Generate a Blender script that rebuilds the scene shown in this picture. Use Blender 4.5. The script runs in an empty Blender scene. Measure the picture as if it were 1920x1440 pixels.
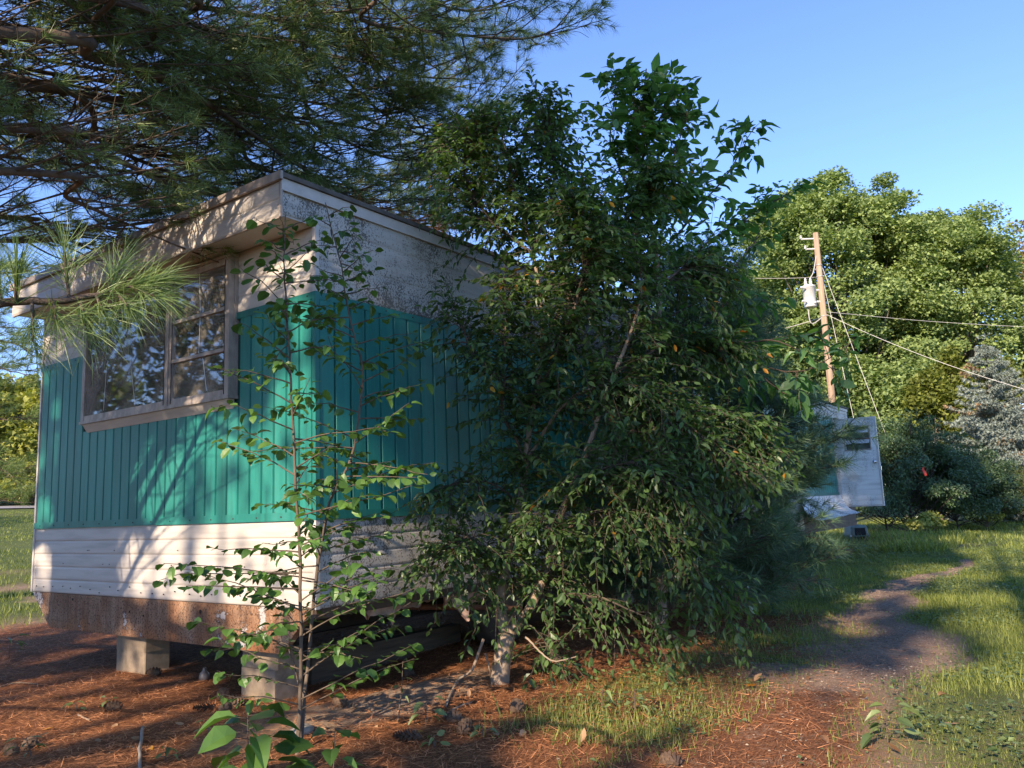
import bpy, math, random
import numpy as np
from mathutils import Vector, Matrix

rng = np.random.default_rng(11)
random.seed(5)
scn = bpy.context.scene
COL = scn.collection

# ------------------------------------------------------------------ camera
FPX = 1502.65                      # focal length in pixels of a 1920 wide frame
CAMLOC = np.array([-3.2398, -3.8084, 1.10])


def unit(v):
    v = np.asarray(v, float)
    return v / np.maximum(np.linalg.norm(v, axis=-1, keepdims=True), 1e-9)


_a = unit([-2105, 311, FPX]); _b = unit([1100, 185, FPX]); _u = unit(np.cross(_b, _a))
if _u[1] > 0: _u = -_u
RW = np.array([_b, _a, _u])        # camera axes (right, down, forward) -> world


def at(px, py, d):
    """point of the place seen at a photo position, d metres deep"""
    return CAMLOC + RW @ (np.array([(px - 960) / FPX, (py - 720) / FPX, 1.0]) * d)


def ground_at(px, py, z=0.0):
    r = RW @ np.array([(px - 960) / FPX, (py - 720) / FPX, 1.0])
    return CAMLOC + r * (z - CAMLOC[2]) / r[2]


cam = bpy.data.cameras.new('camera')
cam.sensor_width = 36.0
cam.lens = 36.0 * FPX / 1920
cam.clip_start = 0.05
cam.clip_end = 2000
camo = bpy.data.objects.new('camera', cam)
COL.objects.link(camo)
_r = RW @ np.array([1, 0, 0]); _up = RW @ np.array([0, -1, 0]); _bk = RW @ np.array([0, 0, -1])
camo.matrix_world = Matrix(((_r[0], _up[0], _bk[0], CAMLOC[0]), (_r[1], _up[1], _bk[1], CAMLOC[1]),
                            (_r[2], _up[2], _bk[2], CAMLOC[2]), (0, 0, 0, 1)))
scn.camera = camo

# ------------------------------------------------------------------ light
SUN_EL = math.radians(27)
SUN_SIDE = math.radians(7)         # the sun stands in -X, a little to -Y
SUNDIR = np.array([-math.cos(SUN_EL) * math.cos(SUN_SIDE), -math.cos(SUN_EL) * math.sin(SUN_SIDE), math.sin(SUN_EL)])
w = bpy.data.worlds.new('World'); scn.world = w; w.use_nodes = True
wn = w.node_tree.nodes
sky = wn.new('ShaderNodeTexSky'); sky.sky_type = 'NISHITA'; sky.sun_disc = False
sky.sun_elevation = SUN_EL
sky.sun_rotation = math.atan2(SUNDIR[0], SUNDIR[1])
sky.air_density = 1.0; sky.dust_density = 0.0; sky.ozone_density = 6.0
tint = wn.new('ShaderNodeMix'); tint.data_type = 'RGBA'; tint.blend_type = 'MULTIPLY'; tint.inputs[0].default_value = 1.0
tint.inputs[7].default_value = (1.0, 0.90, 1.0, 1)      # the camera's white balance leans to violet blue
w.node_tree.links.new(sky.outputs[0], tint.inputs[6]); w.node_tree.links.new(tint.outputs[2], wn['Background'].inputs[0])
wn['Background'].inputs[1].default_value = 0.15
sun = bpy.data.lights.new('sun', 'SUN'); sun.energy = 4.5; sun.angle = math.radians(0.5)
sun.color = (1.0, 0.80, 0.60)
suno = bpy.data.objects.new('sun', sun); COL.objects.link(suno)
suno.rotation_euler = Vector(SUNDIR).to_track_quat('Z', 'Y').to_euler()
suno.location = (-20, -5, 20)
scn.view_settings.view_transform = 'Standard'
scn.view_settings.look = 'None'
scn.view_settings.gamma = 1.0
scn.view_settings.exposure = 1.22
scn.view_settings.use_curve_mapping = False
scn.cycles.max_bounces = 8
scn.cycles.diffuse_bounces = 4
scn.cycles.glossy_bounces = 4
scn.cycles.transmission_bounces = 5
scn.cycles.transparent_max_bounces = 12
scn.cycles.caustics_reflective = False
scn.cycles.caustics_refractive = False


# ------------------------------------------------------------------ materials
def nodes_of(name):
    m = bpy.data.materials.new(name); m.use_nodes = True
    nt = m.node_tree
    return m, nt, nt.nodes['Principled BSDF'], nt.nodes['Material Output']


def nn(nt, kind, **kw):
    n = nt.nodes.new(kind)
    for k, v in kw.items():
        if k in n.inputs: n.inputs[k].default_value = v
        else: setattr(n, k, v)
    return n


def ramp(nt, fac, stops):
    r = nt.nodes.new('ShaderNodeValToRGB')
    el = r.color_ramp.elements
    while len(el) > 1: el.remove(el[-1])
    el[0].position = stops[0][0]; el[0].color = (*stops[0][1], 1) if len(stops[0][1]) == 3 else stops[0][1]
    for p, c in stops[1:]:
        e = el.new(p); e.color = (*c, 1)
    nt.links.new(fac, r.inputs[0])
    return r.outputs[0]


def mixc(nt, fac, a, b, mode='MIX'):
    m = nt.nodes.new('ShaderNodeMix'); m.data_type = 'RGBA'; m.blend_type = mode
    for sock, v in ((m.inputs[0], fac), (m.inputs[6], a), (m.inputs[7], b)):
        if hasattr(v, 'node'): nt.links.new(v, sock)
        elif isinstance(v, (int, float)): sock.default_value = v
        else: sock.default_value = (*v, 1)
    return m.outputs[2]


def mathn(nt, op, a, b=None, clamp=False):
    m = nt.nodes.new('ShaderNodeMath'); m.operation = op; m.use_clamp = clamp
    for i, v in enumerate((a, b)):
        if v is None: continue
        if hasattr(v, 'node'): nt.links.new(v, m.inputs[i])
        else: m.inputs[i].default_value = v
    return m.outputs[0]


def coords(nt, scale=(1, 1, 1), kind='Object'):
    tc = nt.nodes.new('ShaderNodeTexCoord'); mp = nt.nodes.new('ShaderNodeMapping')
    mp.inputs['Scale'].default_value = scale
    nt.links.new(tc.outputs[kind], mp.inputs[0])
    return mp.outputs[0]


def noise(nt, vec, scale, detail=4.0, rough=0.55):
    n = nt.nodes.new('ShaderNodeTexNoise')
    n.inputs['Scale'].default_value = scale; n.inputs['Detail'].default_value = detail
    n.inputs['Roughness'].default_value = rough
    nt.links.new(vec, n.inputs['Vector'])
    return n.outputs[0]


def geo_pos(nt):
    g = nt.nodes.new('ShaderNodeNewGeometry')
    return g.outputs['Position']


def scaled(nt, vec, s):
    mp = nt.nodes.new('ShaderNodeMapping'); mp.inputs['Scale'].default_value = s
    nt.links.new(vec, mp.inputs[0]); return mp.outputs[0]


def bump(nt, bsdf, h, strength=0.3, dist=0.01):
    b = nt.nodes.new('ShaderNodeBump'); b.inputs['Strength'].default_value = strength
    b.inputs['Distance'].default_value = dist
    nt.links.new(h, b.inputs['Height']); nt.links.new(b.outputs[0], bsdf.inputs['Normal'])


def plain(name, c, rough=0.6, var=0.25, scale=6.0, metal=0.0, stretch=(1, 1, 1), bmp=0.15, c2=None):
    m, nt, b, o = nodes_of(name)
    v = scaled(nt, geo_pos(nt), stretch)
    f = noise(nt, v, scale, 6, 0.6)
    lo = tuple(x * (1 - var) for x in c); hi = c2 or tuple(min(1, x * (1 + var)) for x in c)
    nt.links.new(ramp(nt, f, [(0.3, lo), (0.7, hi)]), b.inputs['Base Color'])
    b.inputs['Roughness'].default_value = rough; b.inputs['Metallic'].default_value = metal
    if bmp: bump(nt, b, f, bmp)
    return m


def leaf_mat(name, c1, c2, trans=0.35, rough=0.45, tcol=None, spec=0.5):
    m, nt, b, o = nodes_of(name)
    g = nt.nodes.new('ShaderNodeNewGeometry'); oi = nt.nodes.new('ShaderNodeObjectInfo')
    r = mathn(nt, 'FRACT', mathn(nt, 'ADD', g.outputs['Random Per Island'], oi.outputs['Random']))
    c = ramp(nt, r, [(0.0, c1), (0.75, c2), (1.0, tuple(min(1, x * 1.25) for x in c2))])
    nt.links.new(c, b.inputs['Base Color'])
    b.inputs['Roughness'].default_value = rough
    b.inputs['Specular IOR Level'].default_value = spec
    t = nt.nodes.new('ShaderNodeBsdfTranslucent')
    tc = mixc(nt, 1.0, c, tcol or (1.5, 1.6, 0.5), 'MULTIPLY')
    nt.links.new(tc, t.inputs[0])
    mx = nt.nodes.new('ShaderNodeMixShader'); mx.inputs[0].default_value = trans
    nt.links.new(b.outputs[0], mx.inputs[1]); nt.links.new(t.outputs[0], mx.inputs[2])
    nt.links.new(mx.outputs[0], o.inputs[0])
    return m


def mildew_mat(name, base=(0.66, 0.64, 0.60), amount=0.55, specks=True):
    m, nt, b, o = nodes_of(name)
    p = geo_pos(nt)
    st = scaled(nt, p, (1.2, 1.2, 14))
    s1 = noise(nt, st, 1.6, 5)
    col = mixc(nt, ramp(nt, s1, [(0.45, (0, 0, 0)), (0.75, (1, 1, 1))]), base, tuple(x * 0.72 for x in base))
    if specks:
        patch = noise(nt, p, 1.1, 4, 0.6)
        fine = noise(nt, scaled(nt, p, (1, 1, 0.8)), 95, 3, 0.7)
        run = noise(nt, scaled(nt, p, (9, 9, .7)), 1.6, 5, 0.7)
        patch = mathn(nt, 'ADD', mathn(nt, 'MULTIPLY', patch, 1.3), mathn(nt, 'MULTIPLY', mathn(nt, 'SUBTRACT', run, 0.7), .5))
        thr = mathn(nt, 'ADD', fine, mathn(nt, 'MULTIPLY', mathn(nt, 'SUBTRACT', patch, 0.5), 0.8))
        mask = ramp(nt, thr, [(amount, (0, 0, 0)), (amount + 0.06, (1, 1, 1))])
        col = mixc(nt, mask, col, (0.10, 0.09, 0.07))
        cloud = ramp(nt, noise(nt, p, 2.3, 5, 0.65), [(0.5, (0, 0, 0)), (0.75, (0.7, 0.7, 0.7))])
        col = mixc(nt, cloud, col, (0.20, 0.18, 0.145))
    nt.links.new(col, b.inputs['Base Color'])
    b.inputs['Roughness'].default_value = 0.5
    return m


def rust_mat(name):
    m, nt, b, o = nodes_of(name)
    p = geo_pos(nt)
    n1 = noise(nt, scaled(nt, p, (1, 1, 0.45)), 5, 6, 0.65)
    col = ramp(nt, n1, [(0.25, (0.12, 0.052, 0.024)), (0.43, (0.24, 0.125, 0.065)), (0.6, (0.33, 0.21, 0.13)), (0.8, (0.38, 0.29, 0.21))])
    rs = noise(nt, scaled(nt, p, (9, 9, .6)), 1.5, 6, 0.75)
    col = mixc(nt, ramp(nt, rs, [(0.46, (0, 0, 0)), (0.66, (0.8, 0.8, 0.8))]), col, (0.13, 0.055, 0.025))
    sx = nt.nodes.new('ShaderNodeSeparateXYZ'); nt.links.new(p, sx.inputs[0])
    lowrust = ramp(nt, mathn(nt, 'ADD', sx.outputs[2], mathn(nt, 'MULTIPLY', mathn(nt, 'SUBTRACT', n1, .5), .35)), [(0.25, (0.85, 0.85, 0.85)), (0.36, (0, 0, 0))])
    col = mixc(nt, lowrust, col, (0.30, 0.125, 0.045))
    sp = noise(nt, p, 75, 3, 0.7)
    col = mixc(nt, ramp(nt, sp, [(0.52, (0, 0, 0)), (0.6, (1, 1, 1))]), col, (0.075, 0.034, 0.017))
    fl = noise(nt, p, 4.6, 7, 0.72)
    mk = noise(nt, scaled(nt, p, (1, 0.8, 0.3)), 1.7, 2)
    fl = mathn(nt, 'ADD', mathn(nt, 'ADD', fl, 0.015), mathn(nt, 'MULTIPLY', mathn(nt, 'SUBTRACT', mk, 0.5), 1.0))
    edge = ramp(nt, fl, [(0.625, (0, 0, 0)), (0.635, (1, 1, 1)), (0.645, (1, 1, 1)), (0.66, (0, 0, 0))])
    flake = ramp(nt, fl, [(0.645, (0, 0, 0)), (0.655, (1, 1, 1))])
    col = mixc(nt, flake, col, (0.36, 0.345, 0.34))
    col = mixc(nt, edge, col, (0.045, 0.025, 0.016))
    nt.links.new(col, b.inputs['Base Color']); b.inputs['Roughness'].default_value = 0.85
    bump(nt, b, sp, 0.25, 0.004)
    return m


def teal_mat(name, c=(0.018, 0.185, 0.152)):
    m, nt, b, o = nodes_of(name)
    p = geo_pos(nt)
    oi = nt.nodes.new('ShaderNodeObjectInfo')
    n1 = noise(nt, scaled(nt, p, (6, 6, 0.9)), 1.5, 6, 0.65)
    col = ramp(nt, n1, [(0.3, tuple(x * 0.85 for x in c)), (0.7, tuple(x * 1.12 for x in c))])
    jit = mathn(nt, 'ADD', mathn(nt, 'MULTIPLY', oi.outputs['Random'], 0.30), 0.85)
    cj = nt.nodes.new('ShaderNodeCombineColor')
    for i in range(3): nt.links.new(jit, cj.inputs[i])
    col = mixc(nt, 1.0, col, cj.outputs[0], 'MULTIPLY')
    dirt = ramp(nt, noise(nt, scaled(nt, p, (3, 3, 1)), 3.0, 8, 0.75), [(0.58, (0, 0, 0)), (0.78, (0.55, 0.55, 0.55))])
    col = mixc(nt, dirt, col, (0.02, 0.075, 0.062))
    chips = ramp(nt, noise(nt, p, 42, 2, 0.6), [(0.735, (0, 0, 0)), (0.745, (1, 1, 1))])
    col = mixc(nt, chips, col, (0.045, 0.06, 0.05))
    strk = ramp(nt, noise(nt, scaled(nt, p, (22, 22, .8)), 1.0, 6, 0.75), [(0.53, (0, 0, 0)), (0.72, (0.75, 0.75, 0.75))])
    col = mixc(nt, strk, col, (0.012, 0.085, 0.07))
    chalk = ramp(nt, noise(nt, scaled(nt, p, (2, 2, .35)), 2.2, 6, 0.7), [(0.5, (0, 0, 0)), (0.72, (0.45, 0.45, 0.45))])
    col = mixc(nt, chalk, col, (0.065, 0.265, 0.225))
    nt.links.new(col, b.inputs['Base Color'])
    b.inputs['Roughness'].default_value = 0.42
    bump(nt, b, n1, 0.08, 0.01)
    return m


def bark_mat(name, c, c2, scale=14, stretch=(1, 1, 0.25)):
    m, nt, b, o = nodes_of(name)
    v = scaled(nt, geo_pos(nt), stretch)
    f = noise(nt, v, scale, 8, 0.7)
    nt.links.new(ramp(nt, f, [(0.32, c), (0.68, c2)]), b.inputs['Base Color'])
    b.inputs['Roughness'].default_value = 0.85
    bump(nt, b, f, 0.6, 0.02)
    return m


M_WHITE = mildew_mat('cream_siding', (0.50, 0.46, 0.41), specks=False)
M_MILD = mildew_mat('mildewed_siding', (0.47, 0.45, 0.405), 0.58)
M_TRIM = plain('white_trim_paint', (0.50, 0.47, 0.43), 0.5, 0.12, 9, bmp=0.05)
M_TEAL = teal_mat('teal_paint')
M_TEALD = teal_mat('teal_trim_paint', (0.014, 0.150, 0.125))
M_GROOVE = plain('dark_green_groove', (0.004, 0.045, 0.038), 0.8, 0.2, bmp=0)
M_RUST = rust_mat('flaking_rust')
M_ALU = plain('weathered_aluminium', (0.34, 0.29, 0.245), 0.55, 0.35, 16, 0.15, (1, 1, 0.4))
M_ALUDK = plain('dark_gasket', (0.03, 0.026, 0.022), 0.7, 0.3)
M_ROOF = plain('grey_roof_coating', (0.10, 0.09, 0.08), 0.9, 0.4, 9)
M_INT = plain('brown_panelling', (0.085, 0.055, 0.036), 0.7, 0.4, 5, stretch=(6, 6, .5))
M_CURT = plain('faded_curtain', (0.16, 0.14, 0.10), 0.9, 0.4, 5, stretch=(8, 8, .4))
M_STEEL = plain('black_chassis_steel', (0.03, 0.022, 0.018), 0.7, 0.4, 12)
M_WOOD = plain('grey_weathered_timber', (0.20, 0.155, 0.105), 0.8, 0.35, 7, stretch=(.4, 5, 5))
M_DKWOOD = plain('shade_darkened_timber', (0.075, 0.056, 0.036), 0.85, 0.4, 7, stretch=(.4, 5, 5))  # timber colour darkened to carry the shade under the home
M_INSUL = plain('old_pink_insulation', (0.55, 0.38, 0.28), 0.95, 0.35, 14, bmp=.5)
M_BLOCK = plain('concrete', (0.25, 0.195, 0.135), 0.9, 0.35, 11, bmp=0.4)
M_RUBBER = plain('dusty_rubber', (0.045, 0.038, 0.03), 0.9, 0.35, 12)
M_RIM = plain('dusty_tan_hub', (0.15, 0.115, 0.075), 0.8, 0.3, 8)
M_PIPE = plain('rusty_pipe', (0.16, 0.075, 0.04), 0.8, 0.4, 14)
M_KNOB = plain('chrome', (0.6, 0.6, 0.6), 0.2, 0.1, metal=1.0, bmp=0)
M_DOOR = mildew_mat('grey_white_door', (0.72, 0.72, 0.69), 0.68)
M_PINEBARK = bark_mat('pine_bark', (0.040, 0.027, 0.020), (0.16, 0.115, 0.085), 9)
M_TWIG = bark_mat('twig_bark', (0.045, 0.032, 0.022), (0.13, 0.095, 0.065), 20)
M_SAPBARK = bark_mat('sapling_bark', (0.06, 0.043, 0.03), (0.16, 0.12, 0.085), 22)
M_SHRUBBARK = bark_mat('smooth_grey_bark', (0.20, 0.145, 0.10), (0.33, 0.255, 0.185), 16, (1, 1, .3))
M_TREEBARK = bark_mat('grey_tree_bark', (0.08, 0.065, 0.05), (0.22, 0.18, 0.14), 7)
M_POLE = bark_mat('utility_pole_wood', (0.24, 0.15, 0.09), (0.42, 0.31, 0.21), 9, (1.5, 1.5, .12))
M_GREYMETAL = plain('grey_painted_metal', (0.55, 0.55, 0.53), 0.45, 0.12, bmp=0)
M_WIRE = plain('wire', (0.42, 0.40, 0.37), 0.5, 0.1, bmp=0)
M_WHITEWIRE = plain('guy_wire_cover', (0.62, 0.60, 0.54), 0.5, 0.1, bmp=0)
M_SCREEN = plain('grey_insect_screen', (0.10, 0.11, 0.10), 0.8, 0.2, bmp=0)
M_CRATE = plain('dull_green_plastic', (0.055, 0.105, 0.085), 0.6, 0.25, 7, bmp=0.03)
M_CRATETOP = plain('grey_green_plastic', (0.10, 0.145, 0.125), 0.6, 0.25, 7, bmp=0.03)
M_BLACK = plain('painted_dark_inside', (0.01, 0.01, 0.01), 0.95, 0.2, bmp=0)
M_RIBBON = plain('red_ribbon', (0.62, 0.045, 0.02), 0.6, 0.1, bmp=0)
M_CONE = plain('pine_cone_scale', (0.085, 0.05, 0.03), 0.85, 0.5, 30, c2=(0.16, 0.10, 0.06))
M_STONE = plain('grey_stone', (0.25, 0.225, 0.19), 0.85, 0.3, 10, bmp=.4)
M_BULB = plain('dusty_grey_glass', (0.17, 0.145, 0.125), 0.35, 0.3, 20, bmp=0)

L_SAP = leaf_mat('aspen_leaf', (0.035, 0.085, 0.018), (0.098, 0.197, 0.042), 0.34, 0.42)
L_SHRUB = leaf_mat('shrub_leaf', (0.034, 0.074, 0.026), (0.104, 0.176, 0.056), 0.46, 0.40)
L_ASH = leaf_mat('broad_leaf', (0.042, 0.104, 0.039), (0.107, 0.221, 0.079), 0.46, 0.45)
L_YEL = leaf_mat('yellow_leaf', (0.336, 0.120, 0.010), (0.525, 0.273, 0.032), 0.35, 0.5, (1.2, 1.1, .6))
L_DRY = leaf_mat('dry_leaf', (0.160, 0.080, 0.036), (0.357, 0.221, 0.116), 0.15, 0.7, (1, 1, 1))
L_PINE = leaf_mat('white_pine_needle', (0.058, 0.110, 0.044), (0.180, 0.255, 0.080), 0.30, 0.45, (1.3, 1.4, .6))
L_YPINE = leaf_mat('young_pine_needle', (0.044, 0.094, 0.052), (0.116, 0.198, 0.101), 0.28, 0.45, (1.2, 1.3, .8))
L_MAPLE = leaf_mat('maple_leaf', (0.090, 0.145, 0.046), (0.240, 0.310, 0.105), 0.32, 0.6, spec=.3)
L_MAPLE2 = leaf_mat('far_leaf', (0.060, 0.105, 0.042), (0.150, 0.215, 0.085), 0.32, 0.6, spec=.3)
L_TAN = leaf_mat('autumn_leaf', (0.104, 0.100, 0.036), (0.252, 0.200, 0.089), 0.3, 0.6, spec=.3)
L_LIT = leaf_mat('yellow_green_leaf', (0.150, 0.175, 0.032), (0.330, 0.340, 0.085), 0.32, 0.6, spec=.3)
L_YEW = leaf_mat('dark_shrub_leaf', (0.030, 0.062, 0.028), (0.090, 0.150, 0.060), 0.22, 0.45)
L_YEW2 = leaf_mat('olive_shrub_leaf', (0.030, 0.049, 0.014), (0.085, 0.110, 0.030), 0.25, 0.5)
L_CEDAR = leaf_mat('cedar_spray', (0.068, 0.092, 0.016), (0.168, 0.194, 0.037), 0.3, 0.6, spec=.3)
L_SPRUCE = leaf_mat('blue_spruce_needle', (0.120, 0.165, 0.140), (0.300, 0.350, 0.300), 0.1, 0.6, (1, 1, 1), spec=.3)
L_DEAD = leaf_mat('brown_spruce_needle', (0.160, 0.104, 0.052), (0.336, 0.231, 0.126), 0.1, 0.7, (1, 1, 1), spec=.3)
L_GRASS = leaf_mat('grass_blade', (0.085, 0.125, 0.028), (0.260, 0.290, 0.075), 0.35, 0.5, spec=.3)
L_WEED = leaf_mat('weed_leaf', (0.060, 0.100, 0.034), (0.155, 0.205, 0.075), 0.3, 0.5)
L_LITTER = leaf_mat('fallen_pine_needle', (0.190, 0.068, 0.026), (0.560, 0.255, 0.110), 0.1, 0.6, (1, 1, 1), spec=.3)


def glass_mat():
    m, nt, b, o = nodes_of('dusty_window_glass')
    p = geo_pos(nt)
    gl = nt.nodes.new('ShaderNodeBsdfGlossy'); gl.inputs['Roughness'].default_value = 0.02
    gl.inputs['Color'].default_value = (0.95, 0.95, 0.95, 1)
    tr = nt.nodes.new('ShaderNodeBsdfTransparent'); tr.inputs[0].default_value = (0.75, 0.75, 0.72, 1)
    fr = nt.nodes.new('ShaderNodeFresnel'); fr.inputs[0].default_value = 1.75
    f = mathn(nt, 'MINIMUM', mathn(nt, 'ADD', mathn(nt, 'MULTIPLY', fr.outputs[0], 1.2), 0.04), 0.75)
    mx = nt.nodes.new('ShaderNodeMixShader'); nt.links.new(f, mx.inputs[0])
    nt.links.new(tr.outputs[0], mx.inputs[1]); nt.links.new(gl.outputs[0], mx.inputs[2])
    df = nt.nodes.new('ShaderNodeBsdfDiffuse'); df.inputs[0].default_value = (0.42, 0.38, 0.33, 1)
    d1 = ramp(nt, noise(nt, p, 3.2, 5, 0.6), [(0.36, (0.08, 0.08, 0.08)), (0.70, (0.42, 0.42, 0.42))])
    d2 = ramp(nt, noise(nt, p, 90, 2, 0.7), [(0.66, (0, 0, 0)), (0.74, (0.35, 0.35, 0.35))])
    dd = mathn(nt, 'ADD', d1, d2, True)
    mx2 = nt.nodes.new('ShaderNodeMixShader'); nt.links.new(dd, mx2.inputs[0])
    nt.links.new(mx.outputs[0], mx2.inputs[1]); nt.links.new(df.outputs[0], mx2.inputs[2])
    nt.links.new(mx2.outputs[0], o.inputs[0])
    return m


M_GLASS = glass_mat()


# ------------------------------------------------------------------ mesh helpers
class Acc:
    """collects geometry for ONE mesh"""
    def __init__(s): s.V = []; s.F = {3: [], 4: []}; s.I = {3: [], 4: []}; s.n = 0

    def add(s, V, F, mi=0):
        V = np.asarray(V, float).reshape(-1, 3); F = np.asarray(F, int)
        k = F.shape[1]
        s.V.append(V); s.F[k].append(F + s.n); s.I[k].append(np.full(len(F), mi)); s.n += len(V)

    def box(s, x0, x1, y0, y1, z0, z1, mi=0):
        V = [(x, y, z) for x in (x0, x1) for y in (y0, y1) for z in (z0, z1)]
        s.add(V, [(0, 1, 3, 2), (4, 6, 7, 5), (0, 4, 5, 1), (2, 3, 7, 6), (0, 2, 6, 4), (1, 5, 7, 3)], mi)

    def prism(s, poly, vec, mi=0):
        """extrude a planar polygon (fan) along vec"""
        P = np.asarray(poly, float); n = len(P); v = np.asarray(vec, float)
        s.add(np.vstack([P, P + v]), [(i, (i + 1) % n, n + (i + 1) % n, n + i) for i in range(n)], mi)
        s.add(P, [(0, i + 1, i) for i in range(1, n - 1)], mi)
        s.add(P + v, [(0, i, i + 1) for i in range(1, n - 1)], mi)

    def tube(s, P, R, sides=6, mi=0, cap=True):
        P = np.asarray(P, float); R = np.broadcast_to(np.asarray(R, float), (len(P),))
        T = unit(np.gradient(P, axis=0))
        ref = np.where(np.abs(T[:, 2:3]) > 0.9, np.array([[1., 0, 0]]), np.array([[0, 0, 1.]]))
        U = unit(np.cross(T, ref)); W = np.cross(T, U)
        for i in range(1, len(P)):          # keep the frame from flipping
            U[i] = unit(U[i - 1] - T[i] * (U[i - 1] @ T[i])); W[i] = np.cross(T[i], U[i])
        a = np.arange(sides) * 2 * math.pi / sides
        ring = (np.cos(a)[None, :, None] * U[:, None] + np.sin(a)[None, :, None] * W[:, None]) * R[:, None, None] + P[:, None]
        n = len(P)
        F = [(i * sides + j, i * sides + (j + 1) % sides, (i + 1) * sides + (j + 1) % sides, (i + 1) * sides + j)
             for i in range(n - 1) for j in range(sides)]
        base = s.n
        s.add(ring.reshape(-1, 3), F, mi)
        if cap:
            for e, o in ((0, 0), (n - 1, 1)):
                s.F[3].append(np.array([(base + e * sides, base + e * sides + (j + 1 if o else j + 2), base + e * sides + (j + 2 if o else j + 1)) for j in range(sides - 2)]))
                s.I[3].append(np.full(sides - 2, mi))

    def lathe(s, prof, center, axis='z', sides=20, mi=0):
        prof = np.asarray(prof, float); a = np.arange(sides) * 2 * math.pi / sides
        c, si = np.cos(a), np.sin(a)
        r = prof[:, 0][:, None]; h = np.repeat(prof[:, 1][:, None], sides, 1)
        if axis == 'z': V = np.stack([r * c, r * si, h], -1)
        elif axis == 'y': V = np.stack([r * c, h, r * si], -1)
        else: V = np.stack([h, r * c, r * si], -1)
        n = len(prof)
        F = [(i * sides + j, i * sides + (j + 1) % sides, (i + 1) * sides + (j + 1) % sides, (i + 1) * sides + j)
             for i in range(n - 1) for j in range(sides)]
        s.add(V.reshape(-1, 3) + np.asarray(center), F, mi)

    def scatter(s, tv, tf, P, D, N, S, mi=0, W=None):
        """copies of a template (x along D, z along N) at P"""
        P = np.asarray(P, float); D = unit(D); N = np.asarray(N, float)
        Y = unit(np.cross(N, D)); N = np.cross(D, Y); S = np.broadcast_to(np.asarray(S, float), (len(P),))
        B = np.stack([D, Y, N], 1) * S[:, None, None]
        V = np.einsum('vk,nkj->nvj', np.asarray(tv, float), B) + P[:, None]
        tf = np.asarray(tf, int); k = len(tv)
        F = (tf[None] + (np.arange(len(P)) * k)[:, None, None]).reshape(-1, tf.shape[1])
        s.add(V.reshape(-1, 3), F, mi)

    def mesh(s, name, mats, smooth=False):
        me = bpy.data.meshes.new(name)
        V = np.concatenate(s.V) if s.V else np.zeros((0, 3))
        f3 = np.concatenate(s.F[3]) if s.F[3] else np.zeros((0, 3), int)
        f4 = np.concatenate(s.F[4]) if s.F[4] else np.zeros((0, 4), int)
        i3 = np.concatenate(s.I[3]) if s.I[3] else np.zeros(0, int)
        i4 = np.concatenate(s.I[4]) if s.I[4] else np.zeros(0, int)
        me.vertices.add(len(V)); me.vertices.foreach_set('co', V.astype(np.float32).ravel())
        L = np.concatenate([f3.ravel(), f4.ravel()]).astype(np.int32)
        me.loops.add(len(L)); me.loops.foreach_set('vertex_index', L)
        np_ = len(f3) + len(f4)
        me.polygons.add(np_)
        st = np.concatenate([np.arange(len(f3)) * 3, len(f3) * 3 + np.arange(len(f4)) * 4]).astype(np.int32)
        me.polygons.foreach_set('loop_start', st)
        me.polygons.foreach_set('material_index', np.concatenate([i3, i4]).astype(np.int32))
        me.polygons.foreach_set('use_smooth', np.full(np_, bool(smooth)))
        me.update(calc_edges=True); me.validate()
        for m in (mats if isinstance(mats, (list, tuple)) else [mats]): me.materials.append(m)
        return me


def tag(o, label=None, cat=None, group=None, kind=None):
    if label: o['label'] = label
    if cat: o['category'] = cat
    if group: o['group'] = group
    if kind: o['kind'] = kind
    return o


def thing(name, label, cat, loc=(0, 0, 0), group=None):
    o = bpy.data.objects.new(name, None); COL.objects.link(o)
    o.location = [float(x) for x in loc]; o.empty_display_size = 0.2
    return tag(o, label, cat, group)


def root_off(o):
    off = Vector((0, 0, 0))
    while o is not None:
        off += o.location; o = o.parent
    return off


def put(name, me, parent=None, kind=None, label=None):
    """link a mesh whose vertices are in place-coordinates"""
    o = bpy.data.objects.new(name, me); COL.objects.link(o)
    if parent is not None:
        o.parent = parent; o.location = -root_off(parent)
    return tag(o, label, None, None, kind)


def part(name, acc, mats, parent, smooth=False, kind=None, label=None):
    return put(name, acc.mesh(name, mats, smooth), parent, kind, label)


def boxpart(name, b, mat, parent, label=None):
    a = Acc(); a.box(*b); return part(name, a, mat, parent, label=label)


def pl(*pts):
    return np.array([at(*p) for p in pts])


def smooth_line(P, n=24, wob=0.0):
    """resample a polyline smoothly (Catmull-Rom)"""
    P = np.asarray(P, float)
    if len(P) == 2: P = np.array([P[0], (P[0] + P[1]) / 2, P[1]])
    Q = np.vstack([2 * P[0] - P[1], P, 2 * P[-1] - P[-2]])
    t = np.linspace(0, len(P) - 1 - 1e-6, n); i = t.astype(int); f = (t - i)[:, None]
    p0, p1, p2, p3 = Q[i], Q[i + 1], Q[i + 2], Q[i + 3]
    out = 0.5 * (2 * p1 + (p2 - p0) * f + (2 * p0 - 5 * p1 + 4 * p2 - p3) * f ** 2 + (3 * p1 - p0 - 3 * p2 + p3) * f ** 3)
    if wob:
        k = rng.normal(0, wob, (n, 3)); k = (k + np.roll(k, 1, 0) + np.roll(k, -1, 0)) / 3
        k[0] = 0; out = out + k
    return out


# ------------------------------------------------------------------ ground
def sstep(a, b, x):
    t = np.clip((x - a) / (b - a), 0, 1); return t * t * (3 - 2 * t)


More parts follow.
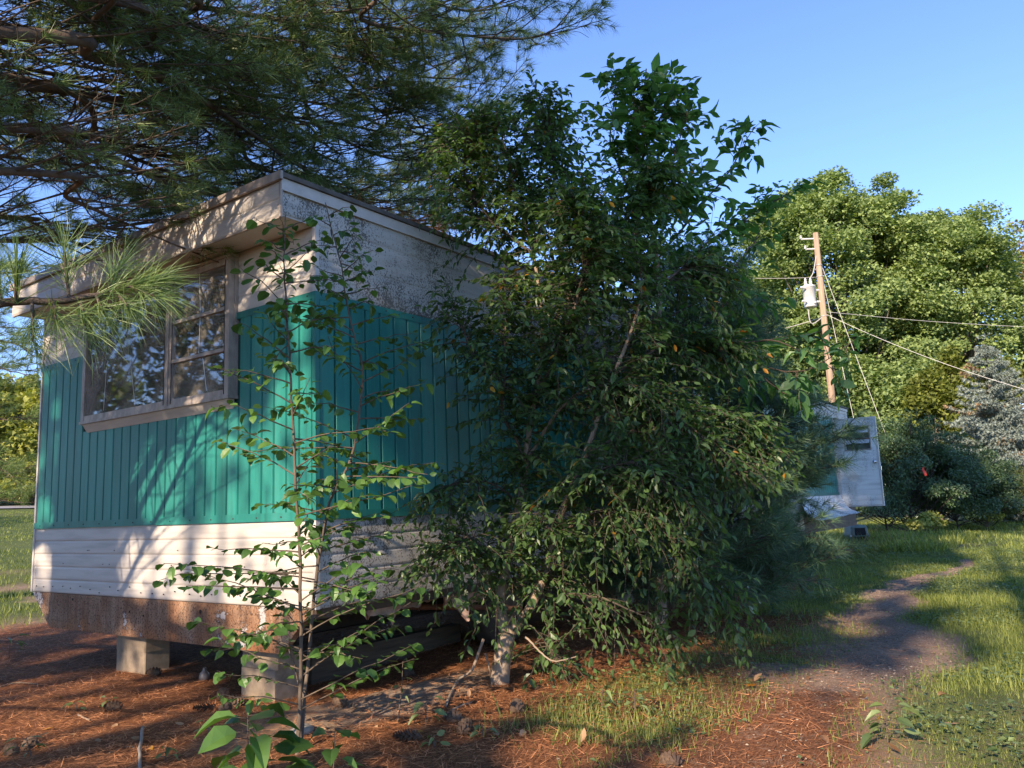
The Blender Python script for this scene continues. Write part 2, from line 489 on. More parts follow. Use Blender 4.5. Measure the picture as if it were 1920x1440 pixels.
def vnoise(x, y, s, seed=0):
    """smooth value noise"""
    x = np.asarray(x, float) / s + 137.3 * seed; y = np.asarray(y, float) / s - 71.7 * seed
    xi = np.floor(x); yi = np.floor(y); fx = x - xi; fy = y - yi
    fx = fx * fx * (3 - 2 * fx); fy = fy * fy * (3 - 2 * fy)

    def h(i, j):
        v = np.sin(i * 127.1 + j * 311.7 + seed * 17.0) * 43758.5453
        return v - np.floor(v)
    return (h(xi, yi) * (1 - fx) + h(xi + 1, yi) * fx) * (1 - fy) + (h(xi, yi + 1) * (1 - fx) + h(xi + 1, yi + 1) * fx) * fy


def gh(x, y):
    x = np.asarray(x, float); y = np.asarray(y, float)
    z = 0.055 * (vnoise(x, y, 1.7, 1) - 0.5) + 0.03 * (vnoise(x, y, 0.55, 2) - 0.5)
    z = z + 0.062 * np.clip(y - 9 - 0.15 * np.clip(x, 0, 60), 0, 45) * sstep(4, 14, y)
    z = z - 0.045 * np.exp(-(((x - 0.1) / 0.5) ** 2 + ((y - 0.65) / 0.5) ** 2))
    z = z - 0.10 * np.exp(-(((x - 0.75) / 0.55) ** 2 + ((y - 0.25) / 0.35) ** 2))
    z = z + 0.05 * np.exp(-(((x - 0.5) / 0.8) ** 2 + ((y + 0.28) / 0.22) ** 2))
    return z


PATH = np.array([(-2.0, -2.9), (-0.3, -2.55), (1.2, -2.35), (2.7, -2.33), (5.4, -2.0), (7.6, -1.92), (11, -2.2), (14, -2.4)])


def path_d(x, y):
    yc = np.interp(x, PATH[:, 0], PATH[:, 1]); return np.asarray(y) - yc


def masks(x, y):
    """how much grass, path and needle litter lies at x, y"""
    x = np.asarray(x, float); y = np.asarray(y, float)
    n1 = vnoise(x, y, 0.9, 3); n2 = vnoise(x, y, 0.33, 4); n3 = vnoise(x, y, 2.6, 5)
    j = (n1 - .5) * 0.7 + (n2 - .5) * 0.35
    d = path_d(x, y)
    pw = np.interp(x, [-2, 1.5, 4, 6, 9, 13], [0.75, 0.55, 0.42, 0.30, 0.16, 0.0])
    path = sstep(1.5, 0.3, np.abs(d + j * .5) / np.maximum(pw, .02)) * (x > -4) * sstep(13, 10, x)
    under = sstep(-.25, .15, y) * sstep(-.2, .2, x) * sstep(3.9, 3.4, y) * sstep(13.8, 13, x)
    litter = sstep(5.6, 3.4, x + j * 1.8) * sstep(-2.7, -1.55, y + j * 1.1) * sstep(7.0, 4.6, y + j)
    shade = sstep(9.5, 7.5, x + j) * sstep(-1.3, -.5, y + j * .8) * sstep(4.8, 3.9, y + j * .6)
    litter = np.maximum(litter, np.maximum(shade * .8, under))
    grass = 1 - np.maximum(litter, path)
    litter = np.maximum(litter, .75 * sstep(2.6, .8, x + j * 1.5) * path); path = path * (1 - .7 * sstep(2.6, .8, x + j * 1.5))
    weedy = sstep(-.3, .5, x) * sstep(4.6, 3.4, x) * sstep(-2.4, -2.0, y) * sstep(-.95, -1.4, y) * (n2 * .6 + n1 * .6)
    grass = np.clip(np.maximum(grass * (0.55 + 0.6 * n3), weedy * .9), 0, 1) * (1 - .85 * under)
    bare = sstep(.62, .75, n1) * sstep(7, 2, x) * .6
    grass = grass * (1 - bare)
    return grass, path, litter


def axis_grid(lo, hi, f0, f1, fine, grow):
    a = list(np.arange(f0, f1 + fine / 2, fine)); s = fine
    while a[-1] < hi: s *= grow; a.append(a[-1] + s)
    s = fine
    while a[0] > lo: s *= grow; a.insert(0, a[0] - s)
    return np.array(a)


gx = axis_grid(-500, 700, -4.5, 8.5, 0.09, 1.1); gy = axis_grid(-500, 700, -4.6, 4.4, 0.09, 1.1)
GX, GY = np.meshgrid(gx, gy, indexing='ij')
GZ = gh(GX, GY)
g_, p_, l_ = masks(GX, GY)
fineamp = np.exp(-((GX - 2) / 9) ** 2 - (GY / 7) ** 2)
GZ = GZ + fineamp * (0.014 * (vnoise(GX, GY, .19, 8) - .5) + 0.012 * (rng.random(GX.shape) - .5))
nx, ny = len(gx), len(gy)
idx = np.arange(nx * ny).reshape(nx, ny)
acc = Acc()
acc.add(np.stack([GX, GY, GZ], -1), np.stack([idx[:-1, :-1], idx[1:, :-1], idx[1:, 1:], idx[:-1, 1:]], -1).reshape(-1, 4))


def ground_mat():
    m, nt, b, o = nodes_of('ground_soil')
    p = geo_pos(nt)

    def att(n):
        a = nt.nodes.new('ShaderNodeAttribute'); a.attribute_name = n; return a.outputs['Fac']
    nb = noise(nt, p, 1.7, 6, 0.65); nf = noise(nt, p, 28, 5, 0.7); ng = noise(nt, p, 95, 3, 0.7)
    needles = noise(nt, scaled(nt, p, (1, 3.2, 1)), 36, 5, 0.75)
    lit = ramp(nt, needles, [(0.30, (0.030, 0.013, 0.007)), (0.46, (0.17, 0.066, 0.027)), (0.58, (0.32, 0.135, 0.056)), (0.75, (0.47, 0.24, 0.115))])
    lit = mixc(nt, ramp(nt, nb, [(0.42, (0, 0, 0)), (0.68, (0.6, 0.6, 0.6))]), lit, (0.085, 0.048, 0.028))
    soil = ramp(nt, nf, [(0.3, (0.15, 0.10, 0.065)), (0.55, (0.31, 0.22, 0.15)), (0.8, (0.44, 0.33, 0.24))])
    grav = ramp(nt, ng, [(0.35, (0.11, 0.07, 0.045)), (0.55, (0.30, 0.20, 0.135)), (0.75, (0.52, 0.40, 0.29))])
    pth = mixc(nt, ramp(nt, nb, [(0.4, (0, 0, 0)), (0.6, (1, 1, 1))]), grav, soil)
    gr = ramp(nt, nf, [(0.3, (0.030, 0.045, 0.014)), (0.55, (0.070, 0.095, 0.026)), (0.8, (0.13, 0.15, 0.045))])
    gfar = ramp(nt, noise(nt, p, 0.35, 5, .6), [(0.35, (0.085, 0.12, 0.032)), (0.65, (0.165, 0.19, 0.055))])
    gr = mixc(nt, 0.45, gr, gfar)
    brk = mathn(nt, 'MULTIPLY', mathn(nt, 'SUBTRACT', nf, 0.5), 0.9)
    fl = mathn(nt, 'ADD', att('litter'), brk, True); fp = mathn(nt, 'ADD', att('path'), brk, True); fg = mathn(nt, 'ADD', att('grass'), brk, True)
    c = mixc(nt, ramp(nt, fl, [(0.3, (0, 0, 0)), (0.6, (1, 1, 1))]), soil, lit)
    fp = mathn(nt, 'ADD', fp, mathn(nt, 'MULTIPLY', mathn(nt, 'SUBTRACT', noise(nt, p, 4.5, 6, .7), 0.5), 1.1), True)
    c = mixc(nt, ramp(nt, fp, [(0.35, (0, 0, 0)), (0.65, (1, 1, 1))]), c, pth)
    c = mixc(nt, ramp(nt, fg, [(0.35, (0, 0, 0)), (0.7, (1, 1, 1))]), c, gr)
    c = mixc(nt, ramp(nt, att('dirt'), [(0.3, (0, 0, 0)), (0.7, (1, 1, 1))]), c, soil)
    nt.links.new(c, b.inputs['Base Color']); b.inputs['Roughness'].default_value = 0.95
    b.inputs['Specular IOR Level'].default_value = 0.15
    h = mathn(nt, 'ADD', needles, mathn(nt, 'MULTIPLY', ng, 0.6))
    bump(nt, b, h, 0.7, 0.02)
    return m


gme = acc.mesh('ground', ground_mat(), True)
dirt = np.exp(-(((GX - 0.25) / 1.0) ** 2 + ((GY + 0.28) / 0.36) ** 2)) * 1.4 * (.6 + .8 * vnoise(GX, GY, .25, 14)) + .5 * sstep(0.3, .9, GY) * sstep(3.4, 2.8, GY) * sstep(.2, .6, GX) * sstep(12, 10, GX)
for nme, arr in (('grass', g_), ('path', p_), ('litter', l_), ('dirt', dirt)):
    at_ = gme.attributes.new(nme, 'FLOAT', 'POINT'); at_.data.foreach_set('value', arr.astype(np.float32).ravel())
put('ground', gme, None, 'structure')

# a strip of grey road beyond the lawn on the left
acc = Acc()
rp = np.linspace(-70, 60, 60); yr = 41 + 0.1 * rp
V = np.concatenate([np.stack([rp, yr, gh(rp, yr) + .05], 1), np.stack([rp, yr + 3.5, gh(rp, yr + 3.5) + .05], 1)])
acc.add(V, [(i, i + 1, 61 + i, 60 + i) for i in range(59)])
put('road', acc.mesh('road', plain('pale_asphalt', (0.26, 0.25, 0.24), .9, .15)), None, 'structure')

# ------------------------------------------------------------------ the mobile home
LEN, WID = 13.2, 3.6
ZB, ZT0, ZT1, ZS, ZR = 0.541, 1.061, 2.468, 2.905, 3.125   # body bottom, teal bottom/top, soffit, roof edge
STEP, ZR2 = 6.2, 2.70                                     # the rear part has a lower roof
WY0, WY1, WZ0, WZ1 = 0.79, 2.76, 1.90, 2.84               # bay window
home = thing('mobile_home', 'long old mobile home with teal boards between white siding, raised on concrete blocks', 'mobile home')

shell = Acc()
T = 0.07
e = 0.016
# front wall round the window opening
shell.box(e, e + T, e, WY0 + .05, ZB + .01, ZR - .02); shell.box(e, e + T, WY1 - .05, WID - e, ZB + .01, ZR - .02)
shell.box(e, e + T, WY0 + .05, WY1 - .05, ZB + .01, WZ0 + .03); shell.box(e, e + T, WY0 + .05, WY1 - .05, WZ1 - .03, ZR - .02)
# near side wall with the doorway
shell.box(e + T, STEP, e, e + T, ZB + .01, ZR - .02)
shell.box(STEP, 12.05, e, e + T, ZB + .01, ZR2 - .02); shell.box(12.8, LEN - e, e, e + T, ZB + .01, ZR2 - .02)
shell.box(12.05, 12.8, e, e + T, 2.43, ZR2 - .02); shell.box(12.05, 12.8, e, e + T, ZB + .01, .80)
# far side, back, step wall
shell.box(e + T, STEP, WID - e - T, WID - e, ZB + .01, ZR - .02); shell.box(STEP, LEN - e, WID - e - T, WID - e, ZB + .01, ZR2 - .02)
shell.box(LEN - e - T, LEN - e, e + T, WID - e - T, ZB + .01, ZR2 - .02)
shell.box(STEP - T, STEP, e + T, WID - e - T, ZR2 + .07, ZR - .02)
part('wall', shell, M_INT, home)
boxpart('floor', (e, LEN - e, e, WID - e, ZB - .06, ZB + .008), M_INT, home)
a_ = Acc(); a_.box(2.6, 2.65, .1, WID - .1, ZB + .02, ZR - .05); part('inner_partition', a_, M_INT, home)

# teal boards: front
bw = 0.1225


def board_mesh(name, wd, h, axis):
    g = 0.0055; d = 0.013
    a = Acc()
    x0, x1 = g, wd - g
    pr = [(x0, 0), (x0 + .005, -d), (x1 - .005, -d), (x1, 0)]
    if axis == 'y': poly = [(q, p, 0) for p, q in pr]      # front: faces -X
    else: poly = [(p, q, 0) for p, q in pr]                # side: faces -Y
    a.prism(poly, (0, 0, h))
    return a.mesh(name, [M_TEAL])


zb0, zb1 = ZT0 + .052, ZT1 - .046
mb_full = board_mesh('board', bw, zb1 - zb0, 'y'); mb_low = board_mesh('board', bw, WZ0 - .07 - zb0, 'y')
nb_ = int(WID / bw)
y = 0.018
while y + bw < WID - .005:
    covered = y + bw > WY0 + .02 and y < WY1 - .02
    o = put('board', mb_low if covered else mb_full, home); o.location = (0.0, y, zb0)
    y += bw
bs = 0.1325
mb_side = board_mesh('board', bs, zb1 - zb0, 'x')
x = 0.012
while x + bs < LEN - .01:
    if not (x + bs > 12.05 and x < 12.8):
        o = put('board', mb_side, home); o.location = (x, 0.0, zb0)
    x += bs
# dark groove sheet just behind the boards
a_ = Acc(); a_.box(.003, .012, .01, WID - .01, zb0 - .02, WZ0 - .02)
a_.box(.003, .012, .01, WY0 + .03, WZ0 - .02, zb1 + .02); a_.box(.003, .012, WY1 - .03, WID - .01, WZ0 - .02, zb1 + .02)
a_.box(.02, 12.05, .003, .012, zb0 - .02, zb1 + .02); a_.box(12.8, LEN - .01, .003, .012, zb0 - .02, zb1 + .02)
part('backing_sheet', a_, M_GROOVE, home)
boxpart('trim_strip', (-.016, .01, .004, WID, ZT0, zb0), M_TEALD, home)
boxpart('trim_strip', (-.016, .01, .004, WY0, zb1, ZT1), M_TEALD, home)
boxpart('trim_strip', (-.016, .01, WY1, WID, zb1, ZT1), M_TEALD, home)
boxpart('trim_strip', (.01, 12.05, -.016, .01, ZT0, zb0), M_TEALD, home)
boxpart('trim_strip', (.01, 12.05, -.016, .01, zb1, ZT1), M_TEALD, home)
boxpart('trim_strip', (12.8, LEN, -.016, .01, ZT0, zb0), M_TEALD, home)
boxpart('trim_strip', (12.8, LEN, -.016, .01, zb1, ZT1), M_TEALD, home)


def course(x0, x1, y0, y1, z0, z1, face, mat):
    """one embossed run of sheet siding with a rolled lower edge"""
    n = 5; a = Acc()
    h = z1 - z0
    k = .5 if face == 'x' else .42
    prof = [(t, d * k) for t, d in [(0.0, 0.002), (0.06, -.007), (0.14, -.010), (0.5, -.0085), (0.86, -.005), (0.94, .001), (1.0, .002)]]
    if face == 'x': poly = [(d + x0, y0, z0 + t * h) for t, d in prof] + [(x0 + .012, y0, z1), (x0 + .012, y0, z0)]; vec = (0, y1 - y0, 0)
    else: poly = [(x0, d + y0, z0 + t * h) for t, d in prof] + [(x0, y0 + .012, z1), (x0, y0 + .012, z0)]; vec = (x1 - x0, 0, 0)
    a.prism(poly, vec)
    return part('siding_course', a, mat, home)


nlow = 5; hl = (ZT0 - ZB) / nlow
for i in range(nlow):
    course(0, 0, .012, WID, ZB + i * hl, ZB + (i + 1) * hl, 'x', M_WHITE)
    course(.012, 9.75, 0, 0, ZB + i * hl, ZB + (i + 1) * hl, 'y', M_MILD)
nup = 4; hu = (ZS - ZT1) / nup
for i in range(nup):
    z0 = ZT1 + i * hu
    if z0 + hu < WZ1 - .2 or True:
        course(0, 0, .012, WY0, z0, z0 + hu, 'x', M_WHITE); course(0, 0, WY1, WID, z0, z0 + hu, 'x', M_WHITE)
    if i % 2 == 0: course(.012, STEP, 0, 0, z0, z0 + 2 * hu, 'y', M_MILD)
course(-.27, STEP, 0, 0, ZS, ZR - .075, 'y', M_MILD)
course(0, 0, WY0, WY1, WZ1 + .04, ZS, 'x', M_WHITE)
for i in range(2):
    course(STEP, LEN, 0, 0, ZT1 + i * .115, ZT1 + (i + 1) * .115, 'y', M_MILD)
boxpart('eave_trim', (-.275, STEP, -.018, .0, ZR - .075, ZR), M_TRIM, home)
boxpart('eave_trim', (STEP, LEN, -.018, .0, ZR2 - .05, ZR2), M_TRIM, home)
# corner trims
boxpart('corner_trim', (-.013, .018, -.014, .014, ZB, ZT0 - .002), M_TRIM, home)
boxpart('corner_trim', (-.015, .016, -.015, .014, ZT1 + .002, ZS), M_TRIM, home)
boxpart('corner_trim', (-.017, .016, -.017, .012, ZT0, ZT1), M_TEALD, home)
boxpart('corner_trim', (-.013, .018, WID - .01, WID + .014, ZB, ZS), M_TRIM, home)
# overhang at the front
boxpart('soffit', (-.262, -.014, .004, WID, ZS - .012, ZS + .006), M_WHITE, home)
for i in range(2):
    zz = ZS - .02 + i * (ZR - ZS + .0) / 2
    a_ = Acc(); x0 = -.272; h = (ZR - ZS + .01) / 2
    prof = [(0, 0), (.1, -.006), (.5, -.009), (.9, -.003), (1, 0)]
    a_.prism([(x0 + d, .004, zz + t * h) for t, d in prof] + [(x0 + .012, .004, zz + h), (x0 + .012, .004, zz)], (0, WID - .002, 0))
    part('fascia_board', a_, M_WHITE, home)
boxpart('fascia_lip', (-.277, -.258, .002, WID + .004, ZS - .03, ZS - .02), M_ALU, home)
boxpart('fascia_corner', (-.281, -.262, -.014, .003, ZS - .026, ZR), M_ALU, home)
a_ = Acc(); a_.box(-.295, STEP + .02, -.035, WID + .03, ZR + .002, ZR + .032); part('roof', a_, M_ROOF, home)
a_ = Acc(); a_.box(STEP + .021, LEN + .03, -.035, WID + .03, ZR2 + .002, ZR2 + .032); part('roof', a_, M_ROOF, home, label='lower grey rear roof')
boxpart('drip_edge', (-.302, -.282, -.04, WID + .03, ZR - .018, ZR + .036), M_ALU, home)
# nail heads along the lower edge
a_ = Acc()
for yy in np.linspace(.12, WID - .08, 24):
    a_.lathe([(.0055, 0), (.004, -.005), (.0001, -.006)], (-.010, yy + rng.normal(0, .02), ZB + .05 + rng.normal(0, .012)), 'x', 6)
for k in range(14):
    a_.lathe([(.0045, 0), (.003, -.004), (.0001, -.005)], (-.010, rng.uniform(.2, 3.4), ZB + hl * rng.choice([2, 3]) + .03), 'x', 6)
for xx in np.linspace(.3, 4, 16):
    a_.lathe([(.006, 0), (.004, -.005), (.0001, -.006)], (xx, -.010, ZB + .045), 'y', 6)
for yy in np.arange(.06, WID, .245):
    for zq in (ZT0 + .025, ZT1 - .02):
        if zq < 2 or yy < WY0 - .02 or yy > WY1 + .02: a_.lathe([(.006, 0), (.004, -.004), (.0001, -.005)], (-.0165, yy, zq), 'x', 6)
for xx in np.arange(.07, 5, .265):
    for zq in (ZT0 + .025, ZT1 - .02): a_.lathe([(.006, 0), (.004, -.004), (.0001, -.005)], (xx, -.0165, zq), 'y', 6)
part('nail', a_, M_ALUDK, home, kind='stuff')

# bay window
win = put('window', None, home); win.location = (0, 0, 0)
XW = -.065
boxpart('sill', (XW - .012, .0, WY0 - .012, WY1 + .012, WZ0 - .022, WZ0), M_ALU, win)
a_ = Acc(); a_.prism([(XW + .004, WY0 + .01, WZ0 - .023), (-.018, WY0 + .01, WZ0 - .085), (-.014, WY0 + .01, WZ0 - .023)], (0, WY1 - WY0 - .02, 0))
part('sill_underside', a_, M_WHITE, win)
boxpart('head', (XW - .012, .0, WY0 - .012, WY1 + .012, WZ1 + .015, WZ1 + .036), M_ALU, win)
boxpart('side_panel', (XW + .031, .0, WY0 - .006, WY0 + .012, WZ0 + .001, WZ1 + .014), M_ALU, win)
boxpart('side_panel', (XW + .031, .0, WY1 - .012, WY1 + .006, WZ0 + .001, WZ1 + .014), M_ALUDK, win)
MY = 1.515
for (y0, y1) in ((WY0, WY0 + .05), (MY - .045, MY - .003), (MY + .003, MY + .045), (WY1 - .045, WY1)):
    boxpart('frame_upright', (XW - .006, XW + .03, y0, y1, WZ0 + .001, WZ1 + .014), M_ALU, win)
boxpart('frame_upright', (XW - .014, XW - .007, MY - .01, MY + .01, WZ0 + .001, WZ1 + .014), M_ALU, win)
for (y0, y1) in ((WY0 + .05, MY - .045), (MY + .045, WY1 - .045)):
    boxpart('frame_rail', (XW - .004, XW + .028, y0 + .001, y1 - .001, WZ0 + .002, WZ0 + .042), M_ALU, win)
    boxpart('frame_rail', (XW - .004, XW + .028, y0 + .001, y1 - .001, WZ1 - .03, WZ1 + .013), M_ALU, win)
ra, rb = WZ0 + .315, WZ0 + .60
for z in (ra, rb):
    boxpart('sash_bar', (XW - .008, XW + .022, WY0 + .051, MY - .046, z - .012, z + .012), M_ALU, win)
for z0, z1 in ((WZ0 + .043, ra - .013), (ra + .013, rb - .013), (rb + .013, WZ1 - .031)):
    a_ = Acc(); a_.box(XW + .010, XW + .014, WY0 + .051, MY - .046, z0, z1); part('pane', a_, M_GLASS, win)
a_ = Acc(); a_.box(XW + .010, XW + .014, MY + .046, WY1 - .046, WZ0 + .043, WZ1 - .031); part('pane', a_, M_GLASS, win)
boxpart('gasket', (XW - .0105, XW - .0065, MY - .0475, MY - .0445, WZ0 + .01, WZ1), M_ALUDK, win)
boxpart('gasket', (XW - .0105, XW - .0065, MY + .0445, MY + .0475, WZ0 + .01, WZ1), M_ALUDK, win)
boxpart('gasket', (XW - .0105, XW - .0065, WY0 + .046, WY0 + .049, WZ0 + .01, WZ1), M_ALUDK, win)
for pts in ([(XW + .004, 1.16, WZ1 - .03), (XW + .004, 1.14, rb + .02), (XW + .004, 1.15, ra + .02)], [(XW + .004, 1.1, ra - .02), (XW + .004, 1.05, WZ0 + .06)],
            [(XW + .004, 2.05, WZ0 + .42), (XW + .004, 1.96, WZ0 + .05)], [(XW + .004, 2.40, WZ0 + .4), (XW + .004, 2.42, WZ0 + .06)]):
    a_ = Acc(); a_.tube(pts, .0022, 4); part('crack', a_, M_GREYMETAL, win)
a_ = Acc(); t = np.linspace(0, 2 * math.pi, 20)
a_.tube(np.stack([np.full(20, XW + .006), 1.19 + .032 * np.cos(t), ra + .19 + .036 * np.sin(t)], 1), .003, 4, cap=False); part('ring_mark', a_, M_ALUDK, win)
# faded curtains hanging inside
for (y0, y1) in ((2.3, 2.72), (1.56, 1.72)):
    a_ = Acc(); yy = np.linspace(y0, y1, 24); xx = .06 + .02 * np.sin(yy * 60)
    V = np.concatenate([np.stack([xx, yy, np.full(24, WZ0 - .05)], 1), np.stack([xx, yy, np.full(24, WZ1 - .02)], 1)])
    a_.add(V, [(i, i + 1, 25 + i, 24 + i) for i in range(23)]); part('curtain', a_, M_CURT, win)

# rusty front apron
a_ = Acc()
a_.prism([(-.002, .035, ZB - .004), (-.002, .33, .265), (-.002, 3.27, .265), (-.002, 3.60, ZB - .004)], (.05, 0, 0))
part('rusty_apron', a_, M_RUST, home)
a_ = Acc()
for (yy, zz, r) in ((1.16, .48, .013), (2.9, .50, .01), (2.05, .44, .007), (1.86, .42, .007), (.62, .33, .006)):
    a_.lathe([(r, 0), (r * .9, -.004), (.0005, -.003)], (-.0025, yy, zz), 'x', 8)
part('painted_bolt_hole', a_, M_BLACK, home, kind='stuff')  # solid black caps; the darkness of the holes is painted
# chassis
for yy in (.75, 2.7):
    a_ = Acc(); a_.box(.10, LEN - .2, yy - .05, yy + .05, .44, .476); a_.box(.10, LEN - .2, yy - .008, yy + .008, .28, .44); a_.box(.10, LEN - .2, yy - .05, yy + .05, .262, .28)
    part('chassis_beam', a_, M_STEEL, home)
for xx in (.8, 2.6, 4.4, 6.2, 8, 9.8, 11.6):
    boxpart('cross_member', (xx, xx + .05, .05, WID - .05, .478, .535), M_STEEL, home)
# torn insulation hanging below the near edge
for (x0, x1, dp, yy) in ((.35, .95, .18, .10), (.75, 1.32, .17, .20), (1.1, 1.75, .22, .08)):
    n = 26; a_ = Acc(); u = np.linspace(0, 1, n); m = 6
    V = []
    drop = dp * (.45 + .9 * vnoise(u * 8 + x0 * 9, 0 * u, 1.0, 5)) * np.sin(np.clip(u * 1.1, 0.06, 1) * math.pi * .93)
    for k in range(m):
        f = k / (m - 1)
        V.append(np.stack([x0 + u * (x1 - x0) + .02 * np.sin(u * 23 + f * 4), yy + .05 * np.sin(u * 15 + f * 3 + x0) * f - .03 * f, .535 - drop * f + .006 * rng.normal(size=n)], 1))
    V = np.concatenate(V); F = [(k * n + i, k * n + i + 1, (k + 1) * n + i + 1, (k + 1) * n + i) for k in range(m - 1) for i in range(n - 1)]
    a_.add(V, F); a_.add(V + np.array([0, .012, .0]), [f[::-1] for f in F]); part('torn_insulation', a_, M_INSUL, home, True)
a_ = Acc(); a_.tube([(1.0, .45, .42), (1.8, .05, .335), (2.02, -.03, .30)], [.022, .022, .02], 8); part('rusty_pipe', a_, M_PIPE, home)
# wheels on the near side
for xx in (2.2, 8.3):
    wh = put('wheel', None, home); wh.location = (0, 0, 0)
    a_ = Acc(); a_.lathe([(.24, .20), (.33, .20), (.365, .17), (.37, .10), (.365, .03), (.33, 0), (.24, .0)], (xx, .22, .345), 'y', 32); part('tyre', a_, M_RUBBER, wh, True)
    a_ = Acc(); a_.lathe([(.245, .02), (.23, .012), (.20, .03), (.09, .035), (.07, .0), (.001, -.005)], (xx, .22, .345), 'y', 28); part('rim', a_, M_RIM, wh, True)
# far door, standing open
door = put('door', None, home); door.location = (0, 0, 0); door['label'] = 'open grey white door with louvred window'
XD = 12.06; dy0, dy1, dz0, dz1 = -.735, -.02, .845, 2.425
lw0, lw1, lz0, lz1 = -.60, -.19, 1.86, 2.26
a_ = Acc(); a_.box(XD, XD + .035, dy0, lw0, dz0, dz1); a_.box(XD, XD + .035, lw1, dy1, dz0, dz1); a_.box(XD, XD + .035, lw0, lw1, dz0, lz0); a_.box(XD, XD + .035, lw0, lw1, lz1, dz1)
part('panel', a_, M_DOOR, door)
for b in ((XD - .008, XD, dy0, dy0 + .03, dz0, dz1), (XD - .008, XD, dy1 - .03, dy1, dz0, dz1), (XD - .0075, XD, dy0 + .03, dy1 - .03, dz0, dz0 + .03), (XD - .0075, XD, dy0 + .03, dy1 - .03, dz1 - .03, dz1)):
    boxpart('edge_moulding', b, M_TRIM, door)
for b in ((XD - .012, XD, lw0 - .02, lw0, lz0 - .02, lz1 + .02), (XD - .012, XD, lw1, lw1 + .02, lz0 - .02, lz1 + .02), (XD - .011, XD, lw0, lw1, lz0 - .02, lz0), (XD - .011, XD, lw0, lw1, lz1, lz1 + .02)):
    boxpart('window_frame', b, M_ALU, door)
for k in range(2):
    z = lz0 + .07 + k * .19
    a_ = Acc(); a_.prism([(XD + .03, lw0 + .004, z + .10), (XD - .055, lw0 + .004, z + .035), (XD - .055, lw0 + .004, z + .027), (XD + .03, lw0 + .004, z + .092)], (0, lw1 - lw0 - .008, 0)); part('louvre_pane', a_, M_GREYMETAL, door)
boxpart('louvre_screen', (XD + .036, XD + .039, lw0, lw1, lz0, lz1), M_SCREEN, door)
a_ = Acc(); a_.lathe([(.028, 0), (.028, -.012), (.012, -.016), (.012, -.04), (.03, -.05), (.032, -.07), (.018, -.082), (.0005, -.084)], (XD, -.66, 1.62), 'x', 14); part('door_knob', a_, M_KNOB, door, True)
a_ = Acc(); a_.box(XD - .01, XD + .02, dy0 - .012, dy0 - .001, 1.47, 1.54); part('latch', a_, M_KNOB, door)
boxpart('door_jamb', (12.0, 12.05, -.02, .02, .80, 2.44), M_TRIM, home)
# siding sheet peeled off below the door
n, m = 30, 12
u = np.linspace(0, 1, n); a_ = Acc(); V = []
for k in range(m):
    f = k / (m - 1)
    x0 = 9.75 - .8 * f; x1 = 12.35 - 1.05 * f
    out = -.02 - .47 * f ** 1.7 * (1 + .03 * np.sin(u * 7)) + .006 * math.sin(k * 2.6)
    zz = 1.06 - (.335 * math.sin(min(1, f) * 1.35) + .02 * f) + .05 * u * f + .004 * np.sin(u * 19) * f
    V.append(np.stack([x0 + u * (x1 - x0), out, zz + .0025 * rng.normal(size=n) * f], 1))
V = np.concatenate(V); F = [(k * n + i, k * n + i + 1, (k + 1) * n + i + 1, (k + 1) * n + i) for k in range(m - 1) for i in range(n - 1)]
a_.add(V, F); a_.add(V + np.array([0, .008, -.006]), [f[::-1] for f in F])
part('peeled_siding_sheet', a_, M_DOOR, home, True, label='white siding sheet peeled and curled outward')

# ------------------------------------------------------------------ blocks and timbers under it
def block(name, b, label, group='concrete blocks under the mobile home'):
    x0, x1, y0, y1, z0, z1 = b; a = Acc(); c = .008
    n = 4
    poly = [(x0 + c, y0, 0), (x1 - c, y0, 0), (x1, y0 + c, 0), (x1, y1 - c, 0), (x1 - c, y1, 0), (x0 + c, y1, 0), (x0, y1 - c, 0), (x0, y0 + c, 0)]
    P = np.array(poly) + [0, 0, z0] + rng.normal(0, .0015, (8, 3)) * [1, 1, 0]
    a.prism(P, (0, 0, z1 - z0))
    o = put(name, a.mesh(name, [M_BLOCK])); tag(o, label, 'concrete block', group)


block('concrete_block', (.10, .30, 2.005, 2.405, -.03, .138), 'lower concrete block of the left pier, half sunk in pine needles')
block('concrete_block', (.095, .295, 2.0, 2.40, .139, .2615), 'upper concrete block of the left pier, under the rusty apron')
block('concrete_block', (.09, .29, .50, .84, -.14, .135), 'sunlit lower concrete block of the right pier behind the sapling')
block('concrete_block', (.10, .30, .49, .85, .136, .2615), 'upper concrete block of the right pier, under the rusty apron')
for xx in (4.6, 8.6):
    for z0, z1 in ((-.05, .13), (.131, .2615)):
        block('concrete_block', (xx, xx + .4, .55, .95, z0, z1), '%s block of the %s pier in the dark under the mobile home' % ('lower' if z0 < 0 else 'upper', 'middle' if xx < 5 else 'farthest'))
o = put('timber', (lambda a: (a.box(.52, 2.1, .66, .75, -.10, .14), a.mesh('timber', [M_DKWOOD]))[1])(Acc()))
tag(o, 'wide weathered timber lying on edge in the dark under the mobile home', 'timber')

